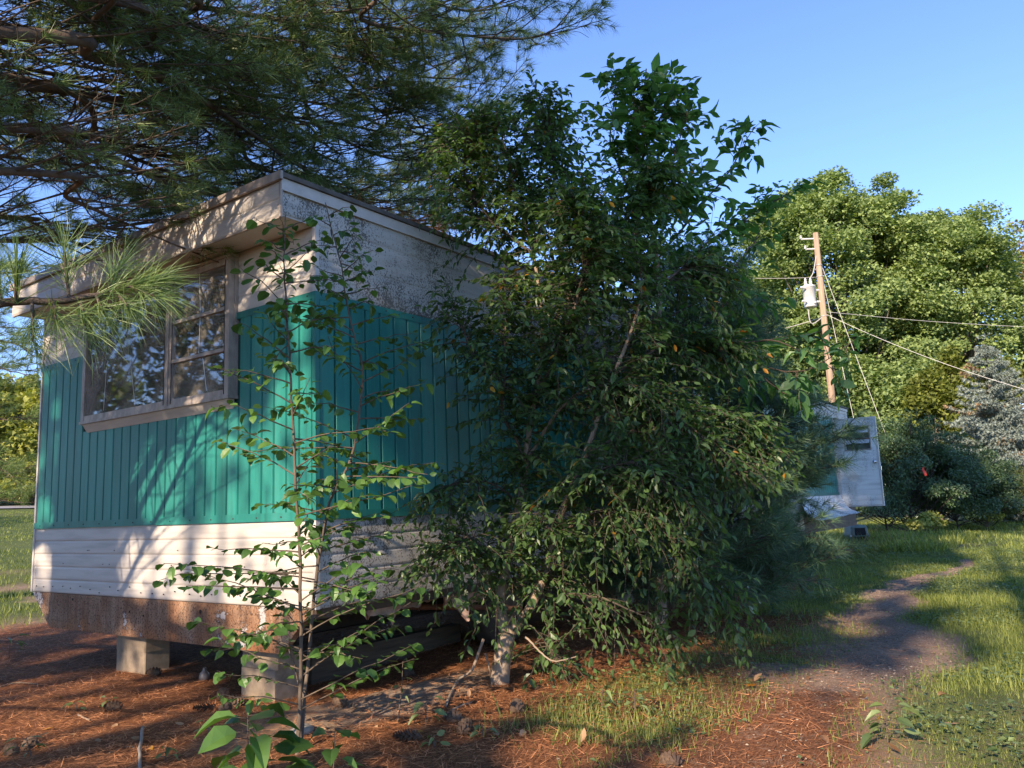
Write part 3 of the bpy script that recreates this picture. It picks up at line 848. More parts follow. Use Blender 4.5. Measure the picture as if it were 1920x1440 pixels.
# ------------------------------------------------------------------ foliage
def leaf_tpl(w, kind='oval', fold=.22, droop=.16):
    if kind == 'round': xs = [.12, .45, .8]; ws = [.62, 1.0, .72]
    elif kind == 'long': xs = [.2, .45, .75]; ws = [.75, 1.0, .55]
    else: xs = [.18, .5, .8]; ws = [.66, 1.0, .58]
    m = [(0, 0), (.33, 0), (.68, 0), (1, 0)]
    V = [(x, 0, -droop * x * x) for x, _ in m]
    for s in (1, -1):
        for x, k in zip(xs, ws): V.append((x, s * w * k, fold * w * k - droop * x * x))
    F = []
    for b, fl in ((4, 0), (7, 1)):
        t = [(0, 1, b), (1, 2, b + 1), (1, b + 1, b), (2, 3, b + 2), (2, b + 2, b + 1)]
        F += [(a, c, bb) if fl == 0 else (a, bb, c) for a, bb, c in t]
    return np.array(V), np.array(F)


T_ROUND = leaf_tpl(.47, 'round'); T_OVAL = leaf_tpl(.25, 'oval'); T_BROAD = leaf_tpl(.27, 'oval', .18, .25); T_LONG = leaf_tpl(.14, 'long')
T_TRI = (np.array([(0, -.38, 0), (.22, .52, .08), (.92, -.08, -.06)]), np.array([(0, 2, 1)]))
T_SLIM_TRI = (np.array([(0, -.05, 0), (.5, .30, .05), (1, -.04, -.06)]), np.array([(0, 2, 1)]))
T_SLIM = (np.array([(0, 0, 0), (.5, .22, .05), (1, 0, -.06), (.5, -.22, .05)]), np.array([(0, 2, 1), (0, 3, 2)]))
T_QUAD = (np.array([(0, 0, 0), (.5, .36, .06), (1, 0, -.08), (.5, -.36, .06)]), np.array([(0, 2, 1), (0, 3, 2)]))


def low_tpl(tpl):
    """the same leaf with six triangles"""
    v = tpl[0]; V = np.array([v[0], (v[1] + v[2]) / 2, v[3], (v[4] + v[5]) / 2, (v[5] + v[6]) / 2, (v[7] + v[8]) / 2, (v[8] + v[9]) / 2])
    V[3:, 1] *= 1.12
    return V, np.array([(0, 1, 3), (1, 4, 3), (1, 2, 4), (0, 5, 1), (1, 5, 6), (1, 6, 2)])


def in_view(P, m=60):
    c = (np.asarray(P) - CAMLOC) @ RW
    d = np.maximum(c[:, 2], 1e-3)
    x = 960 + FPX * c[:, 0] / d; y = 720 + FPX * c[:, 1] / d
    return (c[:, 2] > .2) & (x > -m) & (x < 1920 + m) & (y > -m) & (y < 1440 + m)


def leaves(root, P, D, N, S, tpl, mat, n_obj=300, name='leaf', rest='foliage', yellow=0.0):
    """nearest leaves as objects of their own, the rest as one mesh"""
    P = np.asarray(P); D = unit(D); N = np.asarray(N); S = np.asarray(S)
    fw_ = min(1.0, (.24 / np.abs(tpl[0][:, 1]).max()) ** 2)          # broad leaves fold less
    dist = np.linalg.norm(P - CAMLOC, axis=1) / S + 1e6 * ~in_view(P)
    order = np.argsort(dist); near, far = order[:n_obj], order[n_obj:]
    if n_obj:
        def tmesh(mm):  # one plain leaf
            a = Acc(); a.add(tpl[0], tpl[1]); return a.mesh(name, [mm], False)
        def vmesh(mm, k):
            a = Acc(); v = tpl[0].copy(); v[:, 2] += (-.22, .0, .12, -.4)[k] * v[:, 0] ** 2 + (.5, 0, -.4, .9)[k] * fw_ * np.abs(v[:, 1]) ** 1.2; v[:, 1] += (.06, -.05, .08, 0)[k] * v[:, 0] ** 2; v[:, 1] *= (1, .85, 1.1, .72)[k]; a.add(v, tpl[1]); return a.mesh(name, [mm], False)
        mes = [vmesh(mat, k) for k in range(4)]; mey = tmesh(L_YEL)
        Y = unit(np.cross(N, D)); Z = np.cross(D, Y); off = np.array(root_off(root))
        for i in near:
            isy = rng.random() < yellow
            o = bpy.data.objects.new(name, mey if isy else mes[rng.integers(4)]); COL.objects.link(o); o.parent = root
            s = S[i]; p = P[i] - off
            o.matrix_basis = Matrix(((D[i, 0] * s, Y[i, 0] * s, Z[i, 0] * s, p[0]), (D[i, 1] * s, Y[i, 1] * s, Z[i, 1] * s, p[1]),
                                     (D[i, 2] * s, Y[i, 2] * s, Z[i, 2] * s, p[2]), (0, 0, 0, 1)))
    if len(far):
        a = Acc(); isy = rng.random(len(far)) < yellow
        f0, f1 = far[~isy], far[isy]
        kk = rng.integers(0, 4, len(f0))
        for k in range(4):
            v, lf_ = low_tpl(tpl); v[:, 2] += (-.22, .0, .12, -.4)[k] * v[:, 0] ** 2 + (.5, 0, -.4, .9)[k] * fw_ * np.abs(v[:, 1]) ** 1.2; v[:, 1] += (.06, -.05, .08, 0)[k] * v[:, 0] ** 2; v[:, 1] *= (1, .85, 1.1, .72)[k]
            q = f0[kk == k]
            if len(q): a.scatter(v, lf_, P[q], D[q], N[q], S[q], 0)
        if len(f1): a.scatter(tpl[0], tpl[1], P[f1], D[f1], N[f1], S[f1], 1)
        part(rest, a, [mat, L_YEL], root, kind='stuff')


def twig_set(limbs, n, length, nl, lsize, up=0.1, droop=.25, side=1.0, taper=True, start=.15, alt=True, nup=.8, clip_y=None, fwd=.5, dens=None):
    """twigs along limbs -> (tubes, leaf arrays). limbs: list of (points, weight)"""
    tubes = []; P = []; D = []; N = []; S = []
    wts = np.array([l[1] for l in limbs], float); wts /= wts.sum()
    for k in range(n):
        li = rng.choice(len(limbs), p=wts); pts = limbs[li][0]
        t = start + (1 - start) * rng.random() ** .8
        f = t * (len(pts) - 1); i = min(int(f), len(pts) - 2); p = pts[i] + (pts[i + 1] - pts[i]) * (f - i)
        tan = unit(pts[i + 1] - pts[i])
        rd = unit(rng.normal(size=3) * [1, 1, .6]); d = unit(tan * fwd + rd * side + [0, 0, up])
        L = length * rng.uniform(.5, 1.25) * (1 - .45 * t if taper else 1)
        q = np.linspace(0, 1, 7)[:, None]
        tw = p + d * L * q + np.array([0, 0, -1]) * droop * L * q ** 2 + np.cumsum(rng.normal(0, .012 * L, (7, 3)), 0) * (q > 0)
        if clip_y is not None: tw[:, 1] = np.minimum(tw[:, 1], clip_y)
        tubes.append(tw)
        m = max(3, int(nl * L / length))
        for j in range(m):
            s = .15 + .85 * (j + .5) / m
            ff = s * 6; ii = min(int(ff), 5); pp = tw[ii] + (tw[ii + 1] - tw[ii]) * (ff - ii); tt = unit(tw[ii + 1] - tw[ii])
            sd = unit(np.cross(tt, [0, 0, 1]) + 1e-6) * (1 if j % 2 else -1)
            dd = unit(tt * .65 + sd * .8 + rng.normal(0, .28, 3) + [0, 0, -.15])
            P.append(pp + sd * lsize * .1); D.append(dd); N.append(np.array([0, 0, nup]) + rng.normal(0, .33, 3)); S.append(lsize * rng.choice([.5, .75, 1.0, 1.3]) * rng.uniform(.85, 1.15))
        P.append(tw[-1]); D.append(unit(tw[-1] - tw[-2] + rng.normal(0, .2, 3) * .1)); N.append(np.array([0, 0, 1]) + rng.normal(0, .4, 3)); S.append(lsize)
    return tubes, np.array(P), np.array(D), np.array(N), np.array(S)


def tubes_part(name, tubes, r0, r1, mat, root, sides=4):
    a = Acc()
    for t in tubes:
        if len(t) == 7 and sides == 3: t = t[::2]
        a.tube(t, np.linspace(r0, r1, len(t)), sides, cap=False)
    return part(name, a, mat, root, True, kind='stuff')


def limb_part(name, P, r0, r1, mat, root, n=24, sides=8, wob=0.0, power=1.0):
    q = smooth_line(P, n, wob); a = Acc()
    a.tube(q, r0 + (r1 - r0) * np.linspace(0, 1, n) ** power, sides)
    part(name, a, mat, root, True)
    return q


# spots kept sunlit: gaps are cut for them in the pine and unseen canopy
GAPS = [((0, y, z), r) for y, z, r in ((.25, 1.5, .38), (.3, .85, .36), (.9, .8, .34), (1.5, .82, .30), (.75, 1.35, .30), (1.25, 1.45, .36), (1.75, 1.35, .24), (2.1, .75, .2), (.3, 2.62, .22), (.15, 2.2, .2),
                                       (1.1, 2.5, .26), (1.35, 2.1, .2), (3.45, .8, .16), (.7, .42, .2), (1.4, .40, .15), (.6, .05, .16))]
GAPS += [((-.27, y, z), r) for y, z, r in ((1.75, 3.0, .2), (2.15, 3.0, .22), (2.6, 3.02, .16), (.35, 2.97, .10), (1.3, 3.05, .1))]
GAPS += [(tuple(ground_at(px, py)), r) for px, py, r in ((590, 1310, .16), (660, 1335, .15), (740, 1330, .13), (880, 1300, .10), (1000, 1290, .12), (1085, 1262, .14), (1170, 1262, .16), (1230, 1285, .13), (1290, 1330, .12), (1190, 1340, .10), (1060, 1335, .09),
                                                       (1470, 1290, .16), (1570, 1280, .17), (1530, 1320, .13), (1340, 1380, .13), (1430, 1400, .15), (1500, 1385, .12), (1400, 1440, .12), (1320, 1440, .10), (1790, 1265, .16), (1870, 1280, .17), (1700, 1345, .13), (1760, 1370, .16),
                                                       (1830, 1410, .14), (1690, 1420, .12), (1880, 1340, .10), (1850, 1165, .22), (1910, 1160, .22), (1800, 1100, .22), (1890, 1060, .3), (1740, 1190, .10), (40, 1400, .15), (130, 1375, .14), (230, 1345, .11), (330, 1325, .11), (420, 1315, .09), (150, 1430, .12),
                                                       (60, 1258, .16), (260, 1420, .10), (560, 1400, .12), (1800, 1000, .5), (1900, 985, .6), (1700, 1010, .4), (450, 1400, .08))]
GAPS += [(tuple(at(*q)), r) for q, r in (((850, 1060, 5), .2), ((1040, 1190, 5), .28), ((600, 85, 5.9), .55), ((520, 75, 5.7), .4), ((680, 95, 6.3), .4), ((130, 205, 4.6), .3), ((280, 370, 5.5), .45), ((380, 400, 6.2), .35), ((720, 370, 8.3), .4), ((950, 1240, 5.1), .12), ((560, 1150, 3.8), .22), ((600, 980, 3.95), .25), ((540, 1290, 3.8), .15), ((1000, 1000, 5.2), .16),
                                           ((820, 350, 8.2), .3), ((1250, 1000, 4.9), .2), ((1420, 880, 5.2), .2), ((1540, 660, 6.1), .16))]
GAPS += [(tuple(ground_at(px, py)), r) for px, py, r in ((1480, 1310, .26), (1560, 1290, .24), (1380, 1400, .26), (1480, 1395, .22), (1300, 1430, .2), (1200, 1300, .22), (1270, 1330, .2), (1100, 1275, .2), (1720, 1370, .22), (1790, 1400, .22), (1830, 1280, .24), (1890, 1170, .34), (1900, 1420, .2), (1600, 1420, .16), (1680, 1330, .24), (1740, 1430, .2), (1860, 1390, .22), (1900, 1330, .2), (1850, 1060, .3), (1780, 1130, .24), (1560, 1360, .16), (1640, 1390, .16))]
_r = np.random.default_rng(77)
GAPS += [((_r.uniform(-1.2, 8), _r.uniform(-4.2, -1.0), 0), _r.uniform(.10, .24)) for _ in range(46)]
GAPS += [((_r.uniform(-2.5, .5), _r.uniform(-1.2, 2.6), 0), _r.uniform(.06, .13)) for _ in range(26)]
GAPS += [((_r.uniform(8, 20), _r.uniform(-6, -1.6), 0), _r.uniform(.2, .5)) for _ in range(34)]
GQ = np.array([g_[0] for g_ in GAPS], float); GR = np.array([g_[1] for g_ in GAPS], float)


def open_gaps(P, keep=.12):
    """which leaves stay: those blocking the sun from a chosen spot are cut out"""
    P = np.asarray(P); out = np.zeros(len(P), bool)
    for q, r in zip(GQ, GR):
        v = P - q; t = v @ SUNDIR; d = np.linalg.norm(v - t[:, None] * SUNDIR, axis=1)
        out |= (t > .5) & (d < 1.3 * r * rng.uniform(.8, 1.1, len(P)))
    safe = np.zeros(len(P), bool)
    for q, r in ((np.array([12.06, -.4, 1.65]), 1.1), (np.array([11.0, -.3, .8]), .6)):
        v = P - q; t = v @ SUNDIR; safe |= (t > .5) & (np.linalg.norm(v - t[:, None] * SUNDIR, axis=1) < r)
    return ~out | safe | (rng.random(len(P)) < keep)


# ---- two young aspens before the corner
def sapling(stem_pts, label, nbr, r0, seed, base_n=22, lsize=.054):
    global rng
    keep = rng; rng = np.random.default_rng(seed)
    base = stem_pts[0]
    root = thing('sapling', label, 'sapling', base, 'young aspens growing before the corner of the mobile home')
    q = limb_part('stem', stem_pts, r0, .003, M_SAPBARK, root, 40, 7, .006)
    br = []; P = []; D = []; N = []; S = []
    H = len(q)
    for k in range(nbr):
        t = .10 + .88 * (k + rng.random() * .8) / nbr
        f = t * (H - 1); i = min(int(f), H - 2); p = q[i] + (q[i + 1] - q[i]) * (f - i)
        az = k * 2.4 + rng.normal(0, .5)
        d = unit([math.cos(az), math.sin(az), .35 + rng.normal(0, .2)])
        L = (.62 * (1 - t) ** .7 + .10) * rng.uniform(.55, 1.25)
        s = np.linspace(0, 1, 8)[:, None]
        tw = p + d * L * s + np.array([0, 0, -.12]) * L * s ** 2 + np.cumsum(rng.normal(0, .01, (8, 3)), 0) * s
        tw[:, 1] = np.where(tw[:, 0] > -.05, np.minimum(tw[:, 1], -.05), tw[:, 1])
        br.append(tw)
        m = max(4, int(L / .033))
        for j in range(m):
            u = .2 + .8 * (j + .6) / m; ff = u * 7; ii = min(int(ff), 6); pp = tw[ii] + (tw[ii + 1] - tw[ii]) * (ff - ii); tt = unit(tw[ii + 1] - tw[ii])
            sd = unit(np.cross(tt, [0, 0, 1])) * (1 if j % 2 else -1)
            dd = unit(tt * .5 + sd * .8 + rng.normal(0, .3, 3) + [0, 0, -.25])
            P.append(pp + dd * .018); D.append(dd); N.append(np.array([0, 0, .95]) + rng.normal(0, .32, 3) - .1 * dd); S.append(lsize * rng.uniform(.6, 1.2))
    for j in range(base_n):         # leaves straight on the stem top
        t = .55 + .45 * j / base_n; f = t * (H - 1); i = min(int(f), H - 2); p = q[i] + (q[i + 1] - q[i]) * (f - i)
        dd = unit([math.cos(j * 2.4), math.sin(j * 2.4), .1]); P.append(p + dd * .02); D.append(dd); N.append(np.array([0, 0, 1]) + rng.normal(0, .4, 3)); S.append(lsize * rng.uniform(.5, 1))
    a = Acc()
    for t_ in br: a.tube(t_, np.linspace(.0042, .0012, len(t_)), 4, cap=False)
    part('branches', a, M_SAPBARK, root, True, kind='stuff')
    leaves(root, P, D, N, S, T_ROUND, L_SAP, 300)
    rng = keep


g0 = ground_at(556, 1425)
sapling([[g0[0], g0[1], gh(g0[0], g0[1]) - .02], at(562, 1300, 3.82), at(566, 1150, 3.85), at(562, 1000, 3.88), at(549, 800, 3.9), at(541, 640, 3.95), at(534, 520, 3.98), at(533, 400, 4.0)],
        'slender sapling with round leaves standing before the lit front wall, left of the house corner', 66, .011, 3)
sapling([[g0[0] + .06, g0[1] + .05, gh(g0[0], g0[1]) - .02], at(577, 1230, 3.95), at(596, 1060, 4.0), at(622, 930, 4.1), at(660, 850, 4.2), at(682, 715, 4.3), at(655, 590, 4.35), at(640, 500, 4.4), at(612, 380, 4.45)],
        'leaning sapling with round leaves before the shaded teal side wall, right of the house corner', 66, .010, 4)


# ---- small plants near the bottom edge
def seedling(px, py, h, n, ls, label, tpl, mat, name='seedling', group=None):
    g = ground_at(px, py); z = float(gh(g[0], g[1])); b = np.array([g[0], g[1], z])
    root = thing(name, label, 'plant', b, group)
    a = Acc(); P = []; D = []; N = []; S = []
    top = b + [rng.normal(0, .1 * h), rng.normal(0, .1 * h), h]
    a.tube(smooth_line([b - [0, 0, .02], (b + top) / 2 + rng.normal(0, .04 * h, 3), top], 8), np.linspace(.004, .0015, 8) * max(1, h * 3), 5)
    for j in range(n):
        t = .25 + .75 * j / max(1, n - 1); p = b + (top - b) * t; az = j * 2.4 + rng.normal(0, .4)
        dd = unit([math.cos(az), math.sin(az), .25 - .3 * (1 - t)]); L = ls * rng.uniform(.3, 1.0) * (1.1 - t * .5)
        a.tube([p, p + dd * L], [.0018, .001], 4); P.append(p + dd * L); D.append(unit(dd + [0, 0, -.15])); N.append(np.array([0, 0, 1]) + rng.normal(0, .3, 3)); S.append(ls * rng.uniform(.65, 1.15))
    part('stem', a, M_SAPBARK, root, True)
    leaves(root, P, D, N, S, tpl, mat, 300)
    return root


seedling(480, 1500, .30, 24, .15, 'broad leaved seedling at the bottom edge, left of the saplings\' foot', T_BROAD if False else leaf_tpl(.36, 'oval'), L_SAP)
seedling(620, 1475, .20, 8, .10, 'low seedling at the bottom edge just right of the sapling stem', leaf_tpl(.36, 'oval'), L_SAP)
for px, py, h, n, ls, lb in ((62, 1425, .10, 11, .075, 'light green weed with narrow leaves in the lower left corner'),
                             (18, 1232, .16, 9, .13, 'weed with pointed leaves at the left edge on the needle bed'),
                             (145, 1325, .05, 6, .05, 'tiny pale weed on the needle bed left of the fallen stick'),
                             (205, 1322, .06, 7, .05, 'small green weed on the needle bed, beside a tiny pale one'),
                             (392, 1380, .07, 5, .045, 'little upright weed left of the broad leaved seedling'),
                             (310, 1432, .06, 8, .05, 'flat weed beside the curved stick at the bottom'),
                             (745, 1360, .30, 9, .045, 'thin upright weed with drooping tip on the sandy hollow'),
                             (800, 1362, .12, 6, .075, 'three leaved weed on the needles below the shrub trunk'),
                             (815, 1405, .05, 6, .055, 'low dark green weed near the bottom centre'),
                             (905, 1385, .05, 5, .055, 'tiny dark weed beside a yellow fallen leaf'),
                             (1130, 1335, .10, 9, .06, 'grey green weed on sunlit needles right of the shrub trunk'),
                             (1190, 1345, .13, 11, .06, 'pale green weed at the edge of the grassy patch'),
                             (1045, 1270, .12, 10, .05, 'small bright weed right beside the shrub trunk'),
                             (1665, 1400, .17, 14, .085, 'bright sunlit weed in the lower right grass')):
    seedling(px, py, h, n, ls, lb, T_LONG if 'narrow' in lb or 'pointed' in lb else T_BROAD, L_WEED, 'weed', 'weeds on the needle bed')

# ---- the big shrub
base = ground_at(935, 1285); base = np.array([base[0], base[1], float(gh(base[0], base[1]))])
dsh = float((base - CAMLOC) @ RW[:, 2])
shrub = thing('shrub', 'large spreading shrub with small oval leaves and forked grey trunk beside the house', 'shrub', base)
trunk = limb_part('trunk', [base - [0, 0, .05], at(941, 1240, dsh), at(950, 1190, dsh)], .062, .05, M_SHRUBBARK, shrub, 10, 12)
SH = [([(950, 1190, 5.15), (935, 1140, 5.2), (945, 1080, 5.25), (975, 940, 5.45), (985, 860, 5.5), (1000, 760, 5.5), (1020, 640, 5.6), (1000, 480, 5.7), (960, 330, 5.8), (930, 210, 5.85)], .042, 2.7),
      ([(952, 1190, 5.15), (1000, 1130, 5.2), (1040, 1000, 5.2), (1100, 850, 5.2), (1150, 700, 5.25), (1200, 560, 5.4), (1190, 430, 5.6)], .035, 1.9),
      ([(985, 860, 5.5), (1080, 740, 5.3), (1200, 730, 5.2), (1310, 810, 5.2), (1390, 890, 5.2)], .014, 1.3),
      ([(1040, 1000, 5.2), (1150, 950, 5.0), (1260, 1010, 5.0), (1350, 1130, 4.95)], .011, 1.05),
      ([(1000, 760, 5.5), (910, 690, 5.4), (870, 630, 5.4), (850, 570, 5.45)], .010, .35),
      ([(1000, 480, 5.7), (910, 400, 5.8), (870, 320, 5.85), (900, 220, 5.9)], .012, 1.7),
      ([(1020, 640, 5.6), (1100, 500, 5.8), (1190, 400, 6.0), (1240, 320, 6.0)], .014, 1.9),
      ([(945, 1080, 5.25), (880, 1010, 5.0), (815, 1050, 4.95)], .008, .40),
      ([(1000, 1130, 5.2), (1080, 1110, 5.0), (1200, 1150, 4.9), (1270, 1210, 4.85)], .008, .35),
      ([(975, 940, 5.45), (890, 900, 5.2), (805, 935, 5.1)], .008, .30),
      ([(1100, 850, 5.2), (1250, 780, 5.4), (1360, 780, 5.5), (1430, 850, 5.5)], .012, 1.1),
      ([(1150, 700, 5.25), (1280, 640, 5.7), (1370, 650, 5.8)], .012, 1.1),
      ([(1200, 560, 5.4), (1290, 500, 5.9), (1350, 520, 6.1)], .012, .9),
      ([(1000, 480, 5.7), (1040, 330, 5.9), (1010, 175, 6.1)], .012, 1.4),
      ([(1000, 760, 5.5), (1060, 620, 5.3), (1100, 480, 5.3), (1080, 360, 5.4)], .014, 2.2),
      ([(985, 860, 5.5), (940, 760, 5.4), (950, 640, 5.4), (945, 520, 5.5)], .012, .9),
      ([(1040, 1000, 5.2), (1090, 900, 5.0), (1200, 870, 4.9), (1290, 930, 4.9)], .010, .95),
      ([(950, 1150, 5.2), (1010, 1190, 5.0), (1050, 1240, 4.9)], .005, .10),
      ([(1000, 1130, 5.2), (1050, 1030, 5.1), (1010, 960, 4.95)], .008, .3)]
limbs = []
for i, (pp, r, wt) in enumerate(SH):
    q = limb_part('limb', [at(*p) for p in pp], r, .0035, M_SHRUBBARK if i < 3 else M_TWIG, shrub, 26, 7, .012)
    limbs.append((q, wt))
tb, P, D, N, S = twig_set(limbs, 3700, .48, 15, .053, up=-.02, droop=.35, clip_y=-.06)
tubes_part('twigs', tb, .0035, .0012, M_TWIG, shrub, 3)
leaves(shrub, P, D, N, S, T_OVAL, L_SHRUB, 300, yellow=.006)

# ---- broad leaved young tree rising behind the shrub
tb0 = np.array([3.0, -.75, float(gh(3.0, -.75))])
ash = thing('young_tree', 'young tree with broad leaves rising above the shrub to the highest leafy tip', 'tree', tb0)
main = limb_part('trunk', [tb0 - [0, 0, .05], [3.0, -.8, 1.4], [2.95, -.95, 3.0], at(1205, 330, 7.1), at(1212, 130, 7.15)], .045, .006, M_SHRUBBARK, ash, 34, 8, .01)
AS = [[(1200, 560, 6.9), (1310, 470, 6.9), (1400, 410, 7.0), (1478, 362, 7.05)], [(1205, 520, 7.0), (1300, 400, 7.0), (1380, 300, 7.1), (1412, 240, 7.1)],
      [(1205, 420, 7.1), (1260, 300, 7.1), (1290, 210, 7.1)], [(1205, 400, 7.1), (1150, 280, 7.1), (1155, 150, 7.1)], [(1200, 450, 7.1), (1110, 350, 7.2), (1040, 270, 7.3), (1020, 215, 7.3)],
      [(1205, 300, 7.1), (1240, 210, 7.1), (1262, 165, 7.1)], [(1195, 620, 6.8), (1320, 560, 6.6), (1400, 470, 6.7), (1440, 400, 6.8)], [(1200, 540, 7), (1090, 470, 7), (980, 410, 7.1)],
      [(1200, 600, 6.9), (1340, 650, 6.6), (1480, 700, 6.3), (1590, 650, 6.2)], [(1195, 650, 6.8), (1320, 610, 6.8), (1400, 580, 6.8), (1440, 560, 6.9)], [(1205, 360, 7.1), (1190, 250, 7.0), (1190, 160, 7.0)],
      [(1200, 480, 7.1), (1240, 400, 6.8), (1290, 360, 6.8)], [(1200, 560, 7.1), (1150, 480, 6.8), (1110, 400, 6.8)],
      [(1340, 640, 6.6), (1420, 700, 6.4), (1470, 740, 6.3)], [(1320, 660, 6.6), (1440, 640, 6.2), (1560, 690, 6.0)]]
limbs = [(main[18:], 1.6)]
for i, pp in enumerate(AS):
    limbs.append((limb_part('limb', [at(*p) for p in pp], .012, .003, M_TWIG, ash, 20, 6, .012), .28 if i in (6, 8, 9, 13, 14) else 1.0))
tb, P, D, N, S = twig_set(limbs, 500, .40, 9, .108, up=.15, droop=.1, start=.12, clip_y=-.06, fwd=.7)
tubes_part('twigs', tb, .0035, .0015, M_TWIG, ash, 3)
leaves(ash, P, D, N, S, T_BROAD, L_ASH, 300)


# ------------------------------------------------------------------ pines
def needle_tuft(n, L, wd, spread=(.25, 1.25), seed=1, two=False):
    r = np.random.default_rng(seed); V = []; F = []
    for i in range(n):
        th = r.uniform(*spread); az = r.uniform(0, 2 * math.pi); l = L * r.uniform(.75, 1.1)
        d = np.array([math.cos(th), math.sin(th) * math.cos(az), math.sin(th) * math.sin(az)])
        s = unit(np.cross(d, r.normal(size=3))) * wd / 2
        b = np.array([r.uniform(-.35, .15) * L, 0, 0]); bend = np.array([0, 0, -.10 * l]); k = len(V)
        if two:
            V += [b - s, b + s, b + d * l * .55 - s * .8, b + d * l * .55 + s * .8, b + d * l + bend]
            F += [(k, k + 1, k + 2), (k + 1, k + 3, k + 2), (k + 2, k + 3, k + 4)]
        else:
            V += [b - s, b + s, b + d * l + bend]; F += [(k, k + 1, k + 2)]
    return np.array(V), np.array(F)


TUFTS = [needle_tuft(39, .125, .0037, (.2, 1.3), seed=i) for i in range(3)]
TUFT_NEAR = [needle_tuft(60, .105, .0013, (.15, 1.2), seed=10 + i, two=True) for i in range(3)]
TUFT_BIG = [needle_tuft(20, .16, .0055, (.2, 1.4), seed=20 + i) for i in range(3)]


def pine_limb(q, sec_len, step, ter, tuft_p, start=.2, flat=.25, bare=.0, dead=0.0):
    """side shoots of a pine limb -> (tubes2, tubes3, tuft pos, tuft dir)"""
    seg = np.linalg.norm(np.diff(q, axis=0), axis=1); cum = np.concatenate([[0], np.cumsum(seg)]); Ltot = cum[-1]
    t2, t3, TP, TD = [], [], [], []
    s = start * Ltot; k = 0
    while s < Ltot:
        i = min(np.searchsorted(cum, s) - 1, len(seg) - 1); i = max(i, 0); p = q[i] + (q[i + 1] - q[i]) * (s - cum[i]) / max(seg[i], 1e-6)
        tan = unit(q[i + 1] - q[i]); sd = unit(np.cross(tan, [0, 0, 1])) * (1 if k % 2 else -1)
        f = s / Ltot; L = sec_len * (1 - .55 * f) * rng.uniform(.55, 1.2) * (.55 + .45 * min(1, f * 3))
        d = unit(tan * .75 + sd * .8 + [0, 0, rng.normal(.08, flat)])
        u = np.linspace(0, 1, 7)[:, None]
        tw = p + d * L * u + np.array([0, 0, .10]) * L * u ** 2 + np.cumsum(rng.normal(0, .018 * L, (7, 3)), 0) * u
        t2.append(tw)
        if rng.random() > dead * (1 - f):
            m = max(2, int(L / ter))
            for j in range(m + 1):
                v = bare + (1 - bare) * (j + 1) / (m + 1); ff = v * 6; ii = min(int(ff), 5); pp = tw[ii] + (tw[ii + 1] - tw[ii]) * (ff - ii); tt = unit(tw[ii + 1] - tw[ii])
                if j == m: TP.append(tw[-1]); TD.append(tt); continue
                s2 = unit(np.cross(tt, [0, 0, 1])) * (1 if j % 2 else -1); d3 = unit(tt * .8 + s2 * .7 + [0, 0, rng.normal(.12, .25)])
                l3 = (.14 + .22 * (1 - v)) * rng.uniform(.6, 1.3); e3 = pp + d3 * l3
                t3.append(np.array([pp, (pp + e3) / 2 + rng.normal(0, .01, 3), e3]))
                if rng.random() < tuft_p:
                    TP.append(e3); TD.append(d3)
                    if l3 > .2: TP.append(pp + d3 * l3 * .55); TD.append(d3)
        s += step * rng.uniform(.7, 1.3); k += 1
    TP.append(q[-1]); TD.append(unit(q[-1] - q[-2]))
    return t2, t3, TP, TD


def tufts(acc, TP, TD, tpls, smin=.8, smax=1.15, gaps=None):
    TP = np.array(TP); TD = np.array(TD)
    if gaps is not None:
        k_ = open_gaps(TP, gaps); TP = TP[k_]; TD = TD[k_]
    TD = unit(TD + rng.normal(0, .12, (len(TP), 3)))
    pick = rng.integers(0, len(tpls), len(TP))
    for k, (tv, tf) in enumerate(tpls):
        m = pick == k
        if m.any(): acc.scatter(tv, tf, TP[m], TD[m], np.array([[0, 0, 1.]]) + rng.normal(0, .15, (m.sum(), 3)), rng.uniform(smin, smax, m.sum()))


